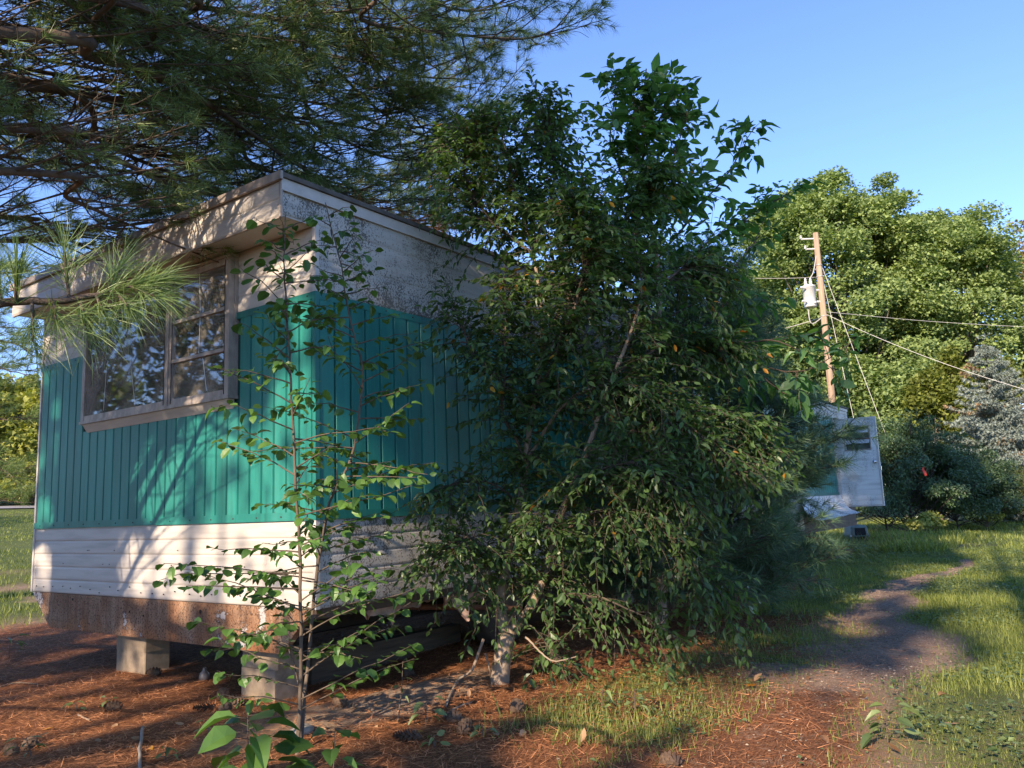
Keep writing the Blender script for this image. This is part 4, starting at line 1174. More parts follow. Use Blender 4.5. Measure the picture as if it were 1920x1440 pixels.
PT = np.array([-5.0, 2.35, 0.0]); PT[2] = float(gh(PT[0], PT[1]))
pine = thing('pine_tree', 'big white pine whose long limbs reach in from the left above the mobile home', 'tree', PT)
zz = np.linspace(-.1, 17, 40)
tq = np.stack([PT[0] + .12 * np.sin(zz * .5), PT[1] + .10 * np.sin(zz * .37 + 1), zz], 1)
a_ = Acc(); a_.tube(tq, np.interp(zz, [-.1, .4, 3, 17], [.40, .30, .26, .03]), 14); part('trunk', a_, M_PINEBARK, pine, True)
LIMBS = [([(0, 62, 4.1), (170, 105, 4.6), (340, 165, 5.2), (590, 330, 6.4), (760, 430, 7.4)], .055), ([(130, -10, 4.3), (300, 90, 5.0), (480, 190, 5.9), (640, 290, 6.9)], .035),
         ([(230, -30, 4.6), (345, 35, 5.1), (420, 62, 5.4), (560, 75, 5.8), (690, 92, 6.4)], .032), ([(560, -50, 5.2), (680, 38, 5.7), (800, 58, 6.2), (990, 72, 6.8), (1058, 42, 7.0)], .026),
         ([(0, 238, 4.3), (120, 258, 4.7), (240, 310, 5.2), (340, 352, 5.7), (520, 392, 6.6)], .042), ([(0, 320, 4.2), (130, 372, 4.7), (260, 430, 5.3)], .035),
         ([(0, 452, 5.0), (150, 432, 5.5), (290, 415, 6.0), (360, 400, 6.3)], .020), ([(400, 110, 5.6), (600, 240, 6.6), (760, 300, 7.6), (900, 250, 8.4)], .026),
         ([(300, 200, 5.6), (480, 310, 6.8), (660, 370, 8.0), (860, 380, 9.0)], .03), ([(540, 40, 5.8), (660, 95, 6.4), (770, 140, 7.0), (880, 150, 7.5)], .026),
         ([(0, 140, 4.6), (200, 270, 5.6), (380, 350, 6.6), (560, 420, 7.6)], .032), ([(60, -40, 4.0), (180, 60, 4.6), (330, 200, 5.4), (500, 330, 6.5)], .028),
         ([(420, -40, 5.4), (560, 60, 6.0), (680, 180, 6.8), (780, 250, 7.4), (860, 260, 8.0)], .026), ([(700, -60, 5.8), (800, 0, 6.2), (880, 20, 6.6), (960, 10, 7.0)], .018),
         ([(-40, 400, 5.5), (60, 420, 6.0), (180, 470, 6.8), (260, 470, 7.2)], .022), ([(560, 330, 7.5), (680, 380, 8.2), (780, 420, 8.8), (870, 430, 9.4)], .018),
         ([(640, 200, 7.0), (740, 190, 7.4), (840, 165, 7.9)], .016), ([(620, 230, 6.8), (760, 270, 7.3), (905, 215, 7.7)], .016),
         ([(520, -40, 5.6), (640, 60, 6.4), (760, 200, 7.2), (840, 300, 7.8)], .018), ([(440, 60, 5.8), (580, 150, 6.6), (700, 230, 7.3), (800, 240, 7.9)], .018), ([(460, 200, 6.4), (600, 290, 7.2), (740, 340, 8.0), (830, 330, 8.6)], .018),
         ([(420, 300, 7.0), (560, 370, 7.8), (700, 410, 8.6), (800, 430, 9.2)], .016), ([(600, -60, 5.8), (720, 60, 6.6), (820, 130, 7.2)], .016), ([(300, 330, 6.2), (430, 400, 7.0), (540, 420, 7.8)], .016),
         ([(-60, 180, 5.2), (60, 230, 6.0), (220, 330, 7.2), (400, 420, 8.4)], .024)]
na = Acc(); tw2, tw3 = [], []
for pp, r in LIMBS:
    P0 = np.array([at(*p) for p in pp])
    root_p = PT + np.array([.1, -.1, 0]); root_p = np.array([PT[0], PT[1], max(1.9, P0[0][2] - .55 * 0 - .18 * np.linalg.norm(P0[0][:2] - PT[:2]))])
    q = limb_part('limb', np.vstack([[root_p], P0]), r * .85, .006, M_PINEBARK, pine, 34, 8, .004)
    L1 = np.linalg.norm(P0[0] - root_p); Lt = np.linalg.norm(np.diff(q, axis=0), axis=1).sum()
    a2, a3, TP, TD = pine_limb(q, 1.3, .09, .09, .84, start=.25, bare=.32, dead=.85)
    tw2 += a2; tw3 += a3; tufts(na, TP, TD, TUFTS, gaps=.15)
# limbs all round the rest of the trunk, above and behind the photographer
for k in range(46):
    z = 2.6 + 13.5 * k / 46 + rng.uniform(-.2, .2); az = k * 2.4 + rng.normal(0, .3)
    L = (4.6 if z < 9 else 4.6 * (17.5 - z) / 8.5) * rng.uniform(.75, 1.1)
    dv = np.array([math.cos(az), math.sin(az), 0])
    end = np.array([PT[0], PT[1], z]) + dv * L
    c = (end - CAMLOC) @ RW
    if z < 8.5 and dv[1] < .55 and dv[0] > -.35: continue      # keeps limbs out of the view and the sun's path
    q = smooth_line([[PT[0], PT[1], z], np.array([PT[0], PT[1], z + .25]) + dv * L * .5, end + [0, 0, .15]], 14, .03)
    a_ = Acc(); a_.tube(q, np.linspace(.05, .008, 14), 6); part('limb', a_, M_PINEBARK, pine, True)
    a2, a3, TP, TD = pine_limb(q, 1.2, .22, .2, .9, start=.15, bare=.2, dead=.5)
    tw2 += a2; tufts(na, TP, TD, TUFT_BIG, .8, 1.2, gaps=.1)
tubes_part('side_shoots', tw2, .0075, .003, M_TWIG, pine, 4)
tubes_part('twigs', tw3, .0032, .0018, M_TWIG, pine, 3)
part('needles', na, L_PINE, pine, kind='stuff')
# the low branch close to the camera, before the window
nq = limb_part('branch', [[PT[0], PT[1], 1.9], at(-420, 600, 1.7), at(-120, 590, 1.38), at(0, 566, 1.36), at(130, 562, 1.40), at(262, 532, 1.46)], .014, .0035, M_TWIG, pine, 34, 6, .003)
na = Acc(); st = []; TP = []; TD = []
for px, py, d, qx, qy, qd in ((262, 532, 1.46, 300, 528, 1.48), (245, 538, 1.45, 290, 555, 1.44), (180, 553, 1.42, 195, 590, 1.40),  (150, 560, 1.41, 160, 610, 1.38), (130, 562, 1.40, 120, 470, 1.42), (30, 566, 1.36, 30, 500, 1.34), (60, 564, 1.37, 62, 640, 1.33), (200, 548, 1.43, 225, 500, 1.47), (-20, 566, 1.36, -30, 520, 1.30),
                              (215, 545, 1.44, 240, 575, 1.40), (0, 566, 1.36, -5, 500, 1.4), (100, 562, 1.39, 105, 600, 1.34)):
    p0, p1 = at(px, py, d), at(qx, qy, qd); st.append(np.array([p0, (p0 + p1) / 2, p1])); TP += [p1, p1 * .5 + p0 * .5]; TD += [unit(p1 - p0), unit(p1 - p0)]
for f in (.92, 1.0):
    i = int(f * 33); TP.append(nq[i]); TD.append(unit(nq[min(i, 32) + 1] - nq[min(i, 32)]))
tubes_part('shoots', st, .0032, .0022, M_TWIG, pine, 5)
tufts(na, TP, TD, TUFT_NEAR, .72, 1.0)
part('needles', na, L_PINE, pine, kind='stuff')

# second pine left of the far end of the front wall
PB = at(-330, 900, 10.5); PB[2] = float(gh(PB[0], PB[1]))
pb = thing('pine_tree', 'dark pine showing only branch tips at the left edge behind the mobile home', 'tree', PB)
a_ = Acc(); a_.tube([PB - [0, 0, .1], PB + [0, 0, 4], PB + [.1, 0, 9]], [.2, .16, .02], 10); part('trunk', a_, M_PINEBARK, pb, True)
na = Acc(); tw2 = []
for pp in ([(-150, 600, 10.2), (10, 640, 9.6), (72, 668, 9.4)], [(-150, 700, 10), (-20, 690, 9.8), (60, 700, 9.6)], [(-200, 800, 10.2), (-60, 850, 10), (40, 905, 9.8)], [(-150, 880, 10.2), (-40, 890, 10.2), (66, 880, 10.3)],
           [(-150, 930, 10.2), (-40, 935, 10.0), (45, 945, 9.9)], [(-150, 650, 10.6), (-30, 590, 10.4), (60, 560, 10.2)], [(-150, 500, 10.4), (0, 510, 10.2), (100, 500, 10)], [(-140, 760, 10.2), (-40, 780, 10), (20, 790, 9.8)]):
    P0 = np.array([at(*p) for p in pp]); q = limb_part('limb', np.vstack([[[PB[0], PB[1], P0[0][2]]], P0]), .022, .005, M_PINEBARK, pb, 18, 6, .02)
    a2, a3, TP, TD = pine_limb(q, .85, .11, .12, .95, start=.2, bare=.15); tw2 += a2 + a3; tufts(na, TP, TD, TUFTS, .9, 1.25)
for k in range(24):
    z = 4 + 5 * k / 24; az = k * 2.4; dv = np.array([math.cos(az), math.sin(az), 0]); L = 2.4 * (9.3 - z) / 5.3 + .3
    q = smooth_line([[PB[0], PB[1], z], np.array([PB[0], PB[1], z + .2]) + dv * L], 8, .02); a_ = Acc(); a_.tube(q, np.linspace(.03, .006, 8), 5); part('limb', a_, M_PINEBARK, pb, True)
    a2, a3, TP, TD = pine_limb(q, .9, .2, .2, .9); tw2 += a2; tufts(na, TP, TD, TUFT_BIG)
tubes_part('twigs', tw2, .005, .002, M_TWIG, pb, 3); part('needles', na, L_PINE, pb, kind='stuff')


def whorl_pine(loc, H, R, label, name='young_pine', zlow=.25, tpl=TUFTS, mat=L_YPINE, clip=None, step=.08, wh=.33, wide=False):
    base = np.array([loc[0], loc[1], float(gh(loc[0], loc[1]))])
    root = thing(name, label, 'tree', base)
    a = Acc(); a.tube([base - [0, 0, .05], base + [0, .02, H * .5], base + [0, 0, H]], [.05, .03, .005], 8); part('trunk', a, M_PINEBARK, root, True)
    na = Acc(); t2 = []; z = zlow
    while z < H:
        f = z / H; n = rng.integers(4, 7); a0 = rng.uniform(0, 6)
        for k in range(n):
            az = a0 + k * 2 * math.pi / n + rng.normal(0, .15); L = (R * (1 - f) ** .75 if not wide else (.6 if z < 1.0 else R * (1 - (z - 1) / (H - 1)) ** 1.15)) * rng.uniform(.75, 1.1) + .12
            if wide and math.cos(az + .45) > .45: L *= .62 if z < 1.15 else .74
            dv = np.array([math.cos(az), math.sin(az), (0.04 + .3 * f) if wide else 0.22 + .5 * f])
            q = smooth_line([base + [0, 0, z], base + [0, 0, z] + dv * L * .5 + [0, 0, -.03 * L], base + [0, 0, z] + dv * L + [0, 0, .06 * L]], 12, .01)
            if clip is not None: q[:, 1] = np.minimum(q[:, 1], clip)
            a = Acc(); a.tube(q, np.linspace(.011, .004, 12), 5); part('limb', a, M_TWIG, root, True)
            a2, a3, TP, TD = pine_limb(q, .55 * (1 - .5 * f), step, .09, .95, start=.18, bare=.1); t2 += a2 + a3
            tufts(na, TP, TD, tpl, .95, 1.4)
        z += wh * rng.uniform(.8, 1.2)
    tubes_part('twigs', t2, .004, .002, M_TWIG, root, 3); part('needles', na, mat, root, kind='stuff')


whorl_pine((4.6, -.75), 3.7, 1.45, 'soft young white pine between shrub and white door, against the long side', clip=-.08, wide=True, step=.065, wh=.27)
whorl_pine((3.75, -.85), 3.2, 1.2, 'shaded young pine squeezed between the shrub and the larger young pine', clip=-.08, step=.075, wh=.3)


# ------------------------------------------------------------------ far trees
def crown_clumps(n, rx, ry, rz, lump=.18):
    """clump centres through an uneven ellipsoid, most of them near its skin"""
    d = unit(rng.normal(size=(n, 3))); d[:, 2] = np.where(d[:, 2] < -.55, -d[:, 2], d[:, 2])
    r = rng.uniform(.35, 1.0, n) ** .45 * (1 + rng.normal(0, lump, n))
    return d * r[:, None] * [rx, ry, rz]


def broad_tree(name, loc, H, zc, rx, ry, rz, nclump, cr, nleaf, lsize, mat, label, group=None, trunk_r=.25, tpl=T_TRI, flat=.55, lump=.14, bark=None, cat='tree', gaps=None, extra=()):
    base = np.array([loc[0], loc[1], float(gh(loc[0], loc[1]))])
    root = thing(name, label, cat, base, group)
    C = crown_clumps(nclump, rx, ry, rz, lump) + base + [0, 0, zc]
    if len(extra): C = np.vstack([C, extra]); nclump = len(C)
    C[:, 2] = np.maximum(C[:, 2], base[2] + .25 + cr * .3)
    a = Acc(); top = base + [0, 0, zc + rz * .5]
    tqq = smooth_line([base - [0, 0, .2], base + [rng.normal(0, .02 * H), rng.normal(0, .02 * H), zc * .5], top], 14)
    a.tube(tqq, np.linspace(trunk_r, trunk_r * .2, 14), 9); part('trunk', a, bark or M_TREEBARK, root, True)
    a = Acc()
    CB = C if gaps is None else C[open_gaps(C, 0.)]
    for c in CB[:min(nclump, 70 if gaps is None else 22)]:
        t = np.clip((c[2] - base[2]) / (zc + rz * .5) * .62 + rng.normal(0, .05), .15, .9); p = tqq[int(t * 13)]
        mid = (p + c) / 2 + [0, 0, -.08 * np.linalg.norm(c - p)]
        bq = smooth_line([p, mid, c], 7)
        if gaps is not None and (~open_gaps(bq, 0.)).any(): continue
        a.tube(bq, np.linspace(trunk_r * .28, .014, 7), 5, cap=False)
    part('branches', a, bark or M_TREEBARK, root, True, kind='stuff')
    a = Acc(); n = nclump * nleaf
    ci = np.repeat(np.arange(nclump), nleaf); sz = cr * rng.uniform(.6, 1.35, nclump)
    d = unit(rng.normal(size=(n, 3))) * rng.random((n, 1)) ** .45 * [1, 1, flat]
    P = C[ci] + d * sz[ci][:, None]; out = unit(P - (base + [0, 0, zc * .8]))
    D = unit(out * .6 + rng.normal(0, .6, (n, 3)) + [0, 0, -.35]); N = np.array([0, 0, .75]) + out * .45 + rng.normal(0, .45, (n, 3))
    if gaps is not None:
        k_ = open_gaps(P, gaps); P, D, N = P[k_], D[k_], N[k_]
    a.scatter(tpl[0], tpl[1], P, D, N, lsize * rng.uniform(.7, 1.3, len(P))); part('crown', a, mat, root, kind='stuff')
    return root


def far(px, d):
    """point on the ground under photo column px, d metres deep"""
    r = RW @ np.array([(px - 960) / FPX, 0.13, 1.0]); p = CAMLOC + r * d; return p[:2]


G1 = 'trees beyond the lawn'
broad_tree('maple_tree', far(1610, 38), 16.4, 9.9, 6.2, 5, 6.5, 340, 1.0, 460, .155, L_MAPLE, 'tallest broad maple behind the utility pole', G1, .32, lump=.07)
broad_tree('maple_tree', far(1825, 38), 14.5, 8.6, 5.2, 4, 6.0, 240, .95, 440, .145, L_MAPLE, 'second maple right of the tallest one, above the spruce', G1, .3, lump=.08)
broad_tree('maple_tree', far(1440, 41), 12.5, 7.6, 3.6, 4, 4.6, 130, .95, 380, .15, L_MAPLE, 'thin lower maple with sky gaps left of the utility pole', G1, .25, lump=.2)
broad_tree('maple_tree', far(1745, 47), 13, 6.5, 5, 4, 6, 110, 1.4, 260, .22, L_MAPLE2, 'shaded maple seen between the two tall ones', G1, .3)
broad_tree('birch_tree', far(2040, 42), 15.5, 10.2, 3.6, 3, 5.2, 75, 1.0, 150, .17, L_TAN, 'thin tan leaved tree at the right edge', G1, .18, lump=.2)
broad_tree('maple_tree', far(1700, 33), 7, 3.4, 2.9, 2.2, 2.9, 95, .85, 300, .17, L_MAPLE, 'low spreading maple bough mass behind the dark shrubs', G1, .14)
broad_tree('maple_tree', far(1590, 34), 7, 3.6, 2.2, 2.2, 3.0, 70, .85, 300, .17, L_MAPLE, 'low leafy maple behind the open door and pole foot', G1, .14)
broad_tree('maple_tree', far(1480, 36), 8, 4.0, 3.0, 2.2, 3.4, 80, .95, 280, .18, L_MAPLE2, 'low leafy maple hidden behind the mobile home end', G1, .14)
for px, d, hh, lb in ((1760, 29.5, 5.6, 'tall yellow green cedar left of the blue spruce'), (1800, 31.5, 6.6, 'pointed yellow green cedar behind the blue spruce'), (1905, 33, 6.8, 'yellow green cedar behind the spruce at the right edge')):
    broad_tree('cedar', far(px, d), hh, hh * .46, .95, .95, hh * .52, 70, .42, 200, .15, L_CEDAR, lb, 'cedars by the spruce', .1, flat=.8, lump=.1)
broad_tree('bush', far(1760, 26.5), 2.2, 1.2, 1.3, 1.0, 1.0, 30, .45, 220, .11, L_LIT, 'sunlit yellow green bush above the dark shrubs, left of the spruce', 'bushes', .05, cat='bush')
# dark shrubs right of the door
for px, d, h, rx, ry, mat, lb in ((1700, 20.3, 2.75, 1.6, 1.5, L_YEW, 'tall dark green shrub right behind the open door, with a red ribbon'), (1790, 21.2, 2.1, 1.4, 1.3, L_YEW, 'rounded dark shrub in the middle of the row'),
                                  (1845, 22.3, 1.65, 1.35, 1.2, L_YEW2, 'olive green shrub near the right end of the row'), (1925, 24.5, 1.55, 1.2, 1.1, L_YEW2, 'lighter shrub cut by the right picture edge'),
                                  (1655, 22.5, 2.4, 1.2, 1.4, L_YEW, 'dark shrub mostly behind the open door')):
    broad_tree('dark_shrub', far(px, d), h, h * .50, rx, ry, h * .48, 130, .32, 320, .075, mat, lb, 'dark shrubs in a row by the lawn', .03, flat=.75, lump=.14, cat='shrub', bark=M_STEEL, tpl=T_SLIM_TRI)
broad_tree('bush', far(1727, 18.9), .5, .28, .55, .3, .26, 18, .2, 90, .07, L_LIT, 'low sunlit weedy bush at the foot of the dark shrubs', 'bushes', .02, cat='bush')
broad_tree('bush', far(1842, 21.0), .5, .30, .35, .3, .3, 12, .2, 90, .07, L_LIT, 'small yellow green sprout before the olive shrub', 'bushes', .02, cat='bush')
pr = at(1731, 884, 18.35); a_ = Acc(); t = np.linspace(0, 1, 10)
V = np.concatenate([pr + np.stack([0 * t, .02 * np.sin(t * 5), -.2 * t + .1], 1), pr + np.stack([.02 + 0 * t, -.045 + .02 * np.sin(t * 5 + .5), -.2 * t + .1], 1)])
a_.add(V, [(i, i + 1, 11 + i, 10 + i) for i in range(9)]); a_.add(V + [.004, 0, 0], [(10 + i, 11 + i, i + 1, i) for i in range(9)])
tag(put('ribbon', a_.mesh('ribbon', [M_RIBBON])), 'short red ribbon tied on the tall dark shrub', 'ribbon')


def spruce(loc, H, R, label):
    base = np.array([loc[0], loc[1], float(gh(loc[0], loc[1]))]); root = thing('blue_spruce', label, 'tree', base)
    a = Acc(); a.tube([base - [0, 0, .1], base + [0, 0, H]], [.13, .02], 8); part('trunk', a, M_TREEBARK, root, True)
    tp = [needle_tuft(16, .10, .026, (.3, 1.5), seed=40 + i) for i in range(2)]
    blue = ([], []); dead = ([], []); br = []; z = .25
    while z < H - .1:
        f = z / H; n = int(15 * (1 - f) + 5)
        for k in range(n):
            az = rng.uniform(0, 2 * math.pi); L = R * (1 - f) ** .85 * rng.uniform(.8, 1.08) + .1
            u = np.linspace(0, 1, 9); p = base + np.stack([np.cos(az) * L * u, np.sin(az) * L * u, z + (.05 + .4 * f) * L * u - .12 * L * np.sin(u * 2.6)], 1)
            br.append(p); tgt = dead if (z < 1.75 and rng.random() < .75 and z > .8) or rng.random() < .05 else blue
            for j in range(2, 9):
                m = max(1, int(L * 2.6 * (1.15 - u[j] * .6)))
                for s in range(-m, m + 1):
                    off = s * .11; side = np.array([-math.sin(az), math.cos(az), 0])
                    tgt[0].append(p[j] + side * off - np.array([math.cos(az), math.sin(az), 0]) * abs(off) * .5 + rng.normal(0, .025, 3)); tgt[1].append(np.array([math.cos(az), math.sin(az), .15]) + side * np.sign(s) * .7)
        z += .24 * rng.uniform(.85, 1.15)
    tgt = blue
    for k in range(5): tgt[0].append(base + [rng.normal(0, .12), rng.normal(0, .12), H + rng.uniform(-.1, .3)]); tgt[1].append(np.array([0, 0, 1.]))
    for nme, (TP, TD), mat in (('needles', blue, L_SPRUCE), ('brown_needles', dead, L_DEAD)):
        a = Acc(); tufts(a, TP, TD, tp, .9, 1.3); part(nme, a, mat, root, kind='stuff')
    tubes_part('branches', br, .02, .006, M_TREEBARK, root, 4)


spruce(far(1880, 26.5), 5.9, 2.6, 'pale blue spruce with browned lower branches at the right')
# sunlit trees beyond the lawn at the left, and the wood that the window mirrors
G2 = 'trees beyond the left lawn'
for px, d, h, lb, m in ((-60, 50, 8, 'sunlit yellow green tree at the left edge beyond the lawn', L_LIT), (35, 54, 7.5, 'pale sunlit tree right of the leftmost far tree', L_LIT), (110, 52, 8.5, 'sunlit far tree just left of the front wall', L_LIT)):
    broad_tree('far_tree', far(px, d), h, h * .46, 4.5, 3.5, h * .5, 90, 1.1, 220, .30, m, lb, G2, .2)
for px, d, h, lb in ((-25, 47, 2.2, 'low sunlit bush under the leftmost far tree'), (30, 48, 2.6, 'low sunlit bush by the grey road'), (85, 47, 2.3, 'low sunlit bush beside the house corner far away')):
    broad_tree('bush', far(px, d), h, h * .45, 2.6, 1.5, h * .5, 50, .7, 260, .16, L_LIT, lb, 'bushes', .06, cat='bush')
for k, (x, y, h, r) in enumerate(((-20, 24, 13, 5), (-29, 22, 15, 5.5), (-13, 29, 12, 5), (-36, 30, 15, 6), (-24, 15, 9, 4))):
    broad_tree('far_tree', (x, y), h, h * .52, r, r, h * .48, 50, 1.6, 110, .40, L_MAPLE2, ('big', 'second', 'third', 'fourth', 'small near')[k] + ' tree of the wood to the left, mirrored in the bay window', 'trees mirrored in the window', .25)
# unseen trees added behind the photographer, shaped to shade lawn, door and house side
SHADE = [(-9.5, -5.0, 13.2, 2.8, 3.4, 4.6, 60, 'tall slim unseen shade tree right behind the photographer'), (-17, -7.4, 12.6, 3.4, 6.0, 3.2, 60, 'tall unseen shade tree nearest behind the photographer'), (-24, -9.5, 13.4, 4.5, 5.0, 4.2, 60, 'second tall unseen shade tree behind the photographer, farther right'),
         (-19, -14, 11.0, 4.0, 4.0, 4.0, 40, 'third unseen shade tree behind the photographer, farthest right'), (-14, -.8, 7.4, 2.4, 4.2, 2.4, 40, 'small unseen shade tree behind the photographer, nearest to the pine')]
DOORSHADE = [np.array(q) + t * SUNDIR for q, t in (((12, -.45, 2.3), 24.2), ((12, -.5, 1.7), 23.6), ((12, -.4, 1.1), 24.4), ((11.2, -.3, .8), 23.2), ((12, -.2, 1.9), 25.0), ((12, -.7, 1.4), 24.8))]  # leaf clumps added to the slim tree so the door stays shaded
for x, y, zc, rx, ry, rz, nc, lb in SHADE:
    broad_tree('added_shade_tree', (x, y), zc + rz, zc, rx, ry, rz, nc, .95, 220, .22, L_MAPLE2, lb, 'unseen trees added for shade behind the photographer', .12, gaps=.03, extra=DOORSHADE if x == -9.5 else ())


# ------------------------------------------------------------------ utility pole and wires
PD = 29.0
ptop = at(1529, 437, PD); pb_ = np.array([ptop[0], ptop[1], float(gh(ptop[0], ptop[1]))])
pole = thing('utility_pole', 'leaning looking brown wooden utility pole with a grey transformer near its top', 'utility pole', pb_)
a_ = Acc(); a_.tube([pb_ - [0, 0, .2], (pb_ + ptop) / 2, ptop], [.125, .115, .095], 14); part('shaft', a_, M_POLE, pole, True)
rt = unit(RW @ np.array([1, 0, 0.]) * [1, 1, 0]); fw = unit(RW @ np.array([0, 0, 1.]) * [1, 1, 0])


def on_pole(py): return np.array([ptop[0], ptop[1], at(1529 + (py - 437) * .105, py, PD)[2]])


tc = on_pole(560) - rt * .48 - fw * .1
tr_ = put('transformer', None, pole); tr_.location = (0, 0, 0)
a_ = Acc(); a_.lathe([(.001, -.42), (.20, -.42), (.215, -.38), (.215, .30), (.235, .31), (.235, .35), (.16, .40), (.001, .42)], tc, 'z', 18); part('tank', a_, M_GREYMETAL, tr_, True)
for s in (-.09, .09):
    a_ = Acc(); a_.lathe([(.03, .38), (.06, .44), (.03, .48), (.055, .52), (.03, .56), (.045, .60), (.02, .66), (.001, .68)], tc + rt * s, 'z', 10); part('bushing', a_, M_GREYMETAL, tr_, True)
for dz in (-.2, .22):
    a_ = Acc(); a_.tube([tc + [0, 0, dz], on_pole(560) + [0, 0, dz]], .04, 6); part('bracket', a_, M_GREYMETAL, tr_)
for s, dz in ((-.28, .25), (-.28, -.25), (.1, -.3)):
    a_ = Acc(); a_.tube([tc + rt * s * .7 - fw * .2 + [0, 0, dz], tc + rt * s * 1.3 - fw * .25 + [0, 0, dz + .02]], .035, 6); part('lug', a_, M_GREYMETAL, tr_)
a_ = Acc(); a_.tube(smooth_line([tc + rt * .09 + [0, 0, .66], tc + [.1, -.2, .9], on_pole(470)], 10), .018, 5); part('lead_wire', a_, M_WIRE, tr_)
a_ = Acc(); a_.tube(smooth_line([tc - rt * .1 + [0, 0, -.4], tc - rt * .02 + [0, 0, -1.0], on_pole(598)], 10), .018, 5); part('lead_wire', a_, M_WIRE, tr_)
for py, L in ((448, -.55), (468, -.42)):
    a_ = Acc(); p = on_pole(py); a_.tube([p, p - rt * abs(L)], .03, 6); a_.lathe([(.001, 0), (.055, .02), (.03, .07), (.055, .11), (.001, .15)], p - rt * abs(L), 'z', 10); part('insulator_arm', a_, M_GREYMETAL, pole)
for py in (500, 522, 598, 615):
    a_ = Acc(); p = on_pole(py); a_.lathe([(.095, -.025), (.118, -.025), (.118, .025), (.095, .025)], p, 'z', 14); part('clamp_band', a_, M_ALU, pole)


def wire(name, pts, r, label, mat, sag=0.0):
    q = smooth_line(pts, 26); q[:, 2] -= sag * 4 * np.linspace(0, 1, 26) * (1 - np.linspace(0, 1, 26))
    a = Acc(); a.tube(q, r, 6); tag(put(name, a.mesh(name, [mat], True)), label, 'wire')


p0 = on_pole(592)
wire('service_wire', [p0, at(2010, 754, 24)], .0075, 'thick pale wire sloping down from the pole towards the blue spruce', M_WHITEWIRE, .25)
wire('line_wire', [p0 + [0, 0, .05], at(1750, 603, 30), at(1960, 615, 31)], .007, 'nearly level wire running from the pole to the right edge', M_WHITEWIRE)
wire('line_wire', [p0, at(1520, 602, 29.5), at(1380, 640, 31)], .014, 'drooping wire leaving the pole to the left below the transformer', M_WIRE)
wire('line_wire', [on_pole(523), at(1450, 522, 30), at(1280, 520, 32)], .008, 'thin level wire left of the pole above the transformer', M_WIRE)
for py, bx, by, lb in ((482, 1604, 800, 'left one of the two guy wires slanting down from the pole'), (480, 1655, 800, 'right one of the two guy wires slanting down from the pole')):
    p = on_pole(py); q = at(bx, by, PD - .5); g = p + (q - p) * (p[2] - .3) / (p[2] - q[2]); wire('guy_wire', [p, (p + g) / 2, g], .009, lb, M_WHITEWIRE)

# ------------------------------------------------------------------ pet carrier by the far end
cx, cy = 15.2, .52; cz = float(gh(cx, cy)) + .02
crate = thing('pet_carrier', 'green plastic pet carrier with dark door opening in the weeds below the open door', 'pet carrier', (cx, cy, cz))
dx = unit(np.array([CAMLOC[0] - cx, CAMLOC[1] - cy, 0])); dx = unit(dx + np.array([0.15, -.25, 0])); dyv = np.array([-dx[1], dx[0], 0]); o_ = np.array([cx, cy, cz])


def loc(u, v, z): return o_ + dx * u + dyv * v + np.array([0, 0, z])


def ring(z, wx, wy): return np.array([loc(u * wx, v * wy, z) for u, v in ((1, .85), (.85, 1), (-.85, 1), (-1, .85), (-1, -.85), (-.85, -1), (.85, -1), (1, -.85))])


def loft(rings, capb=True, capt=True):
    a = Acc(); n = len(rings[0]); V = np.concatenate(rings)
    a.add(V, [(k * n + i, k * n + (i + 1) % n, (k + 1) * n + (i + 1) % n, (k + 1) * n + i) for k in range(len(rings) - 1) for i in range(n)])
    if capb: a.add(rings[0], [(0, i + 1, i) for i in range(1, n - 1)])
    if capt: a.add(rings[-1], [(0, i, i + 1) for i in range(1, n - 1)])
    return a


part('lower_shell', loft([ring(0, .25, .17), ring(.16, .27, .185), ring(.165, .29, .20), ring(.185, .29, .20)]), M_CRATE, crate)
part('upper_shell', loft([ring(.188, .27, .185), ring(.36, .25, .165), ring(.395, .21, .13)]), M_CRATETOP, crate)
a_ = Acc(); a_.add([loc(.273, -.12, .05), loc(.273, .12, .05), loc(.283, .12, .20), loc(.283, -.12, .20), loc(.262, .105, .34), loc(.262, -.105, .34)], [(0, 1, 2, 3), (3, 2, 4, 5)])
part('painted_door_opening', a_, M_BLACK, crate)  # flat black sheet; the dark of the inside is painted on
a_ = Acc()
for v0, v1, z0, z1, u0, u1 in ((-.135, -.12, .19, .355, .287, .262), (.12, .135, .19, .355, .287, .262)):
    a_.add([loc(u0, v0, z0), loc(u0, v1, z0), loc(u1, v1 * .88, z1), loc(u1, v0 * .88, z1)], [(0, 1, 2, 3)])
part('door_frame', a_, M_CRATETOP, crate)
a_ = Acc(); a_.tube([loc(.1, 0, .395), loc(.06, 0, .43), loc(-.06, 0, .43), loc(-.1, 0, .395)], .014, 6); part('handle', a_, M_CRATE, crate)
a_ = Acc(); a_.lathe([(.001, -.015), (.022, -.015), (.022, .015), (.001, .015)], loc(.29, -.2, .18), 'x', 8); part('latch', a_, M_GREYMETAL, crate)

# ------------------------------------------------------------------ things lying on the ground
def cone_mesh():
    a = Acc(); n = 70; L = .125
    for i in range(n):
        t = (i + .5) / n; az = i * 2.39996; r = .022 * math.sin(math.pi * min(1, .18 + .82 * t) ** .8) + .004; x = t * L
        d = np.array([.55, math.cos(az), math.sin(az)]); d = unit(d); s = unit(np.cross(d, [1, 0, 0])) * .008
        b = np.array([x, math.cos(az) * r * .35, math.sin(az) * r * .35]); tip = b + d * (r * 1.15 + .006)
        m = b + (tip - b) * .75
        a.add([b - s * .5, b + s * .5, m + s, m - s, tip + np.array([-.003, 0, 0])], [(0, 1, 2), (0, 2, 3), (3, 2, 4)])
    a.tube([(0, 0, 0), (L, 0, 0)], [.008, .003], 6)
    return a.mesh('pine_cone', [M_CONE])


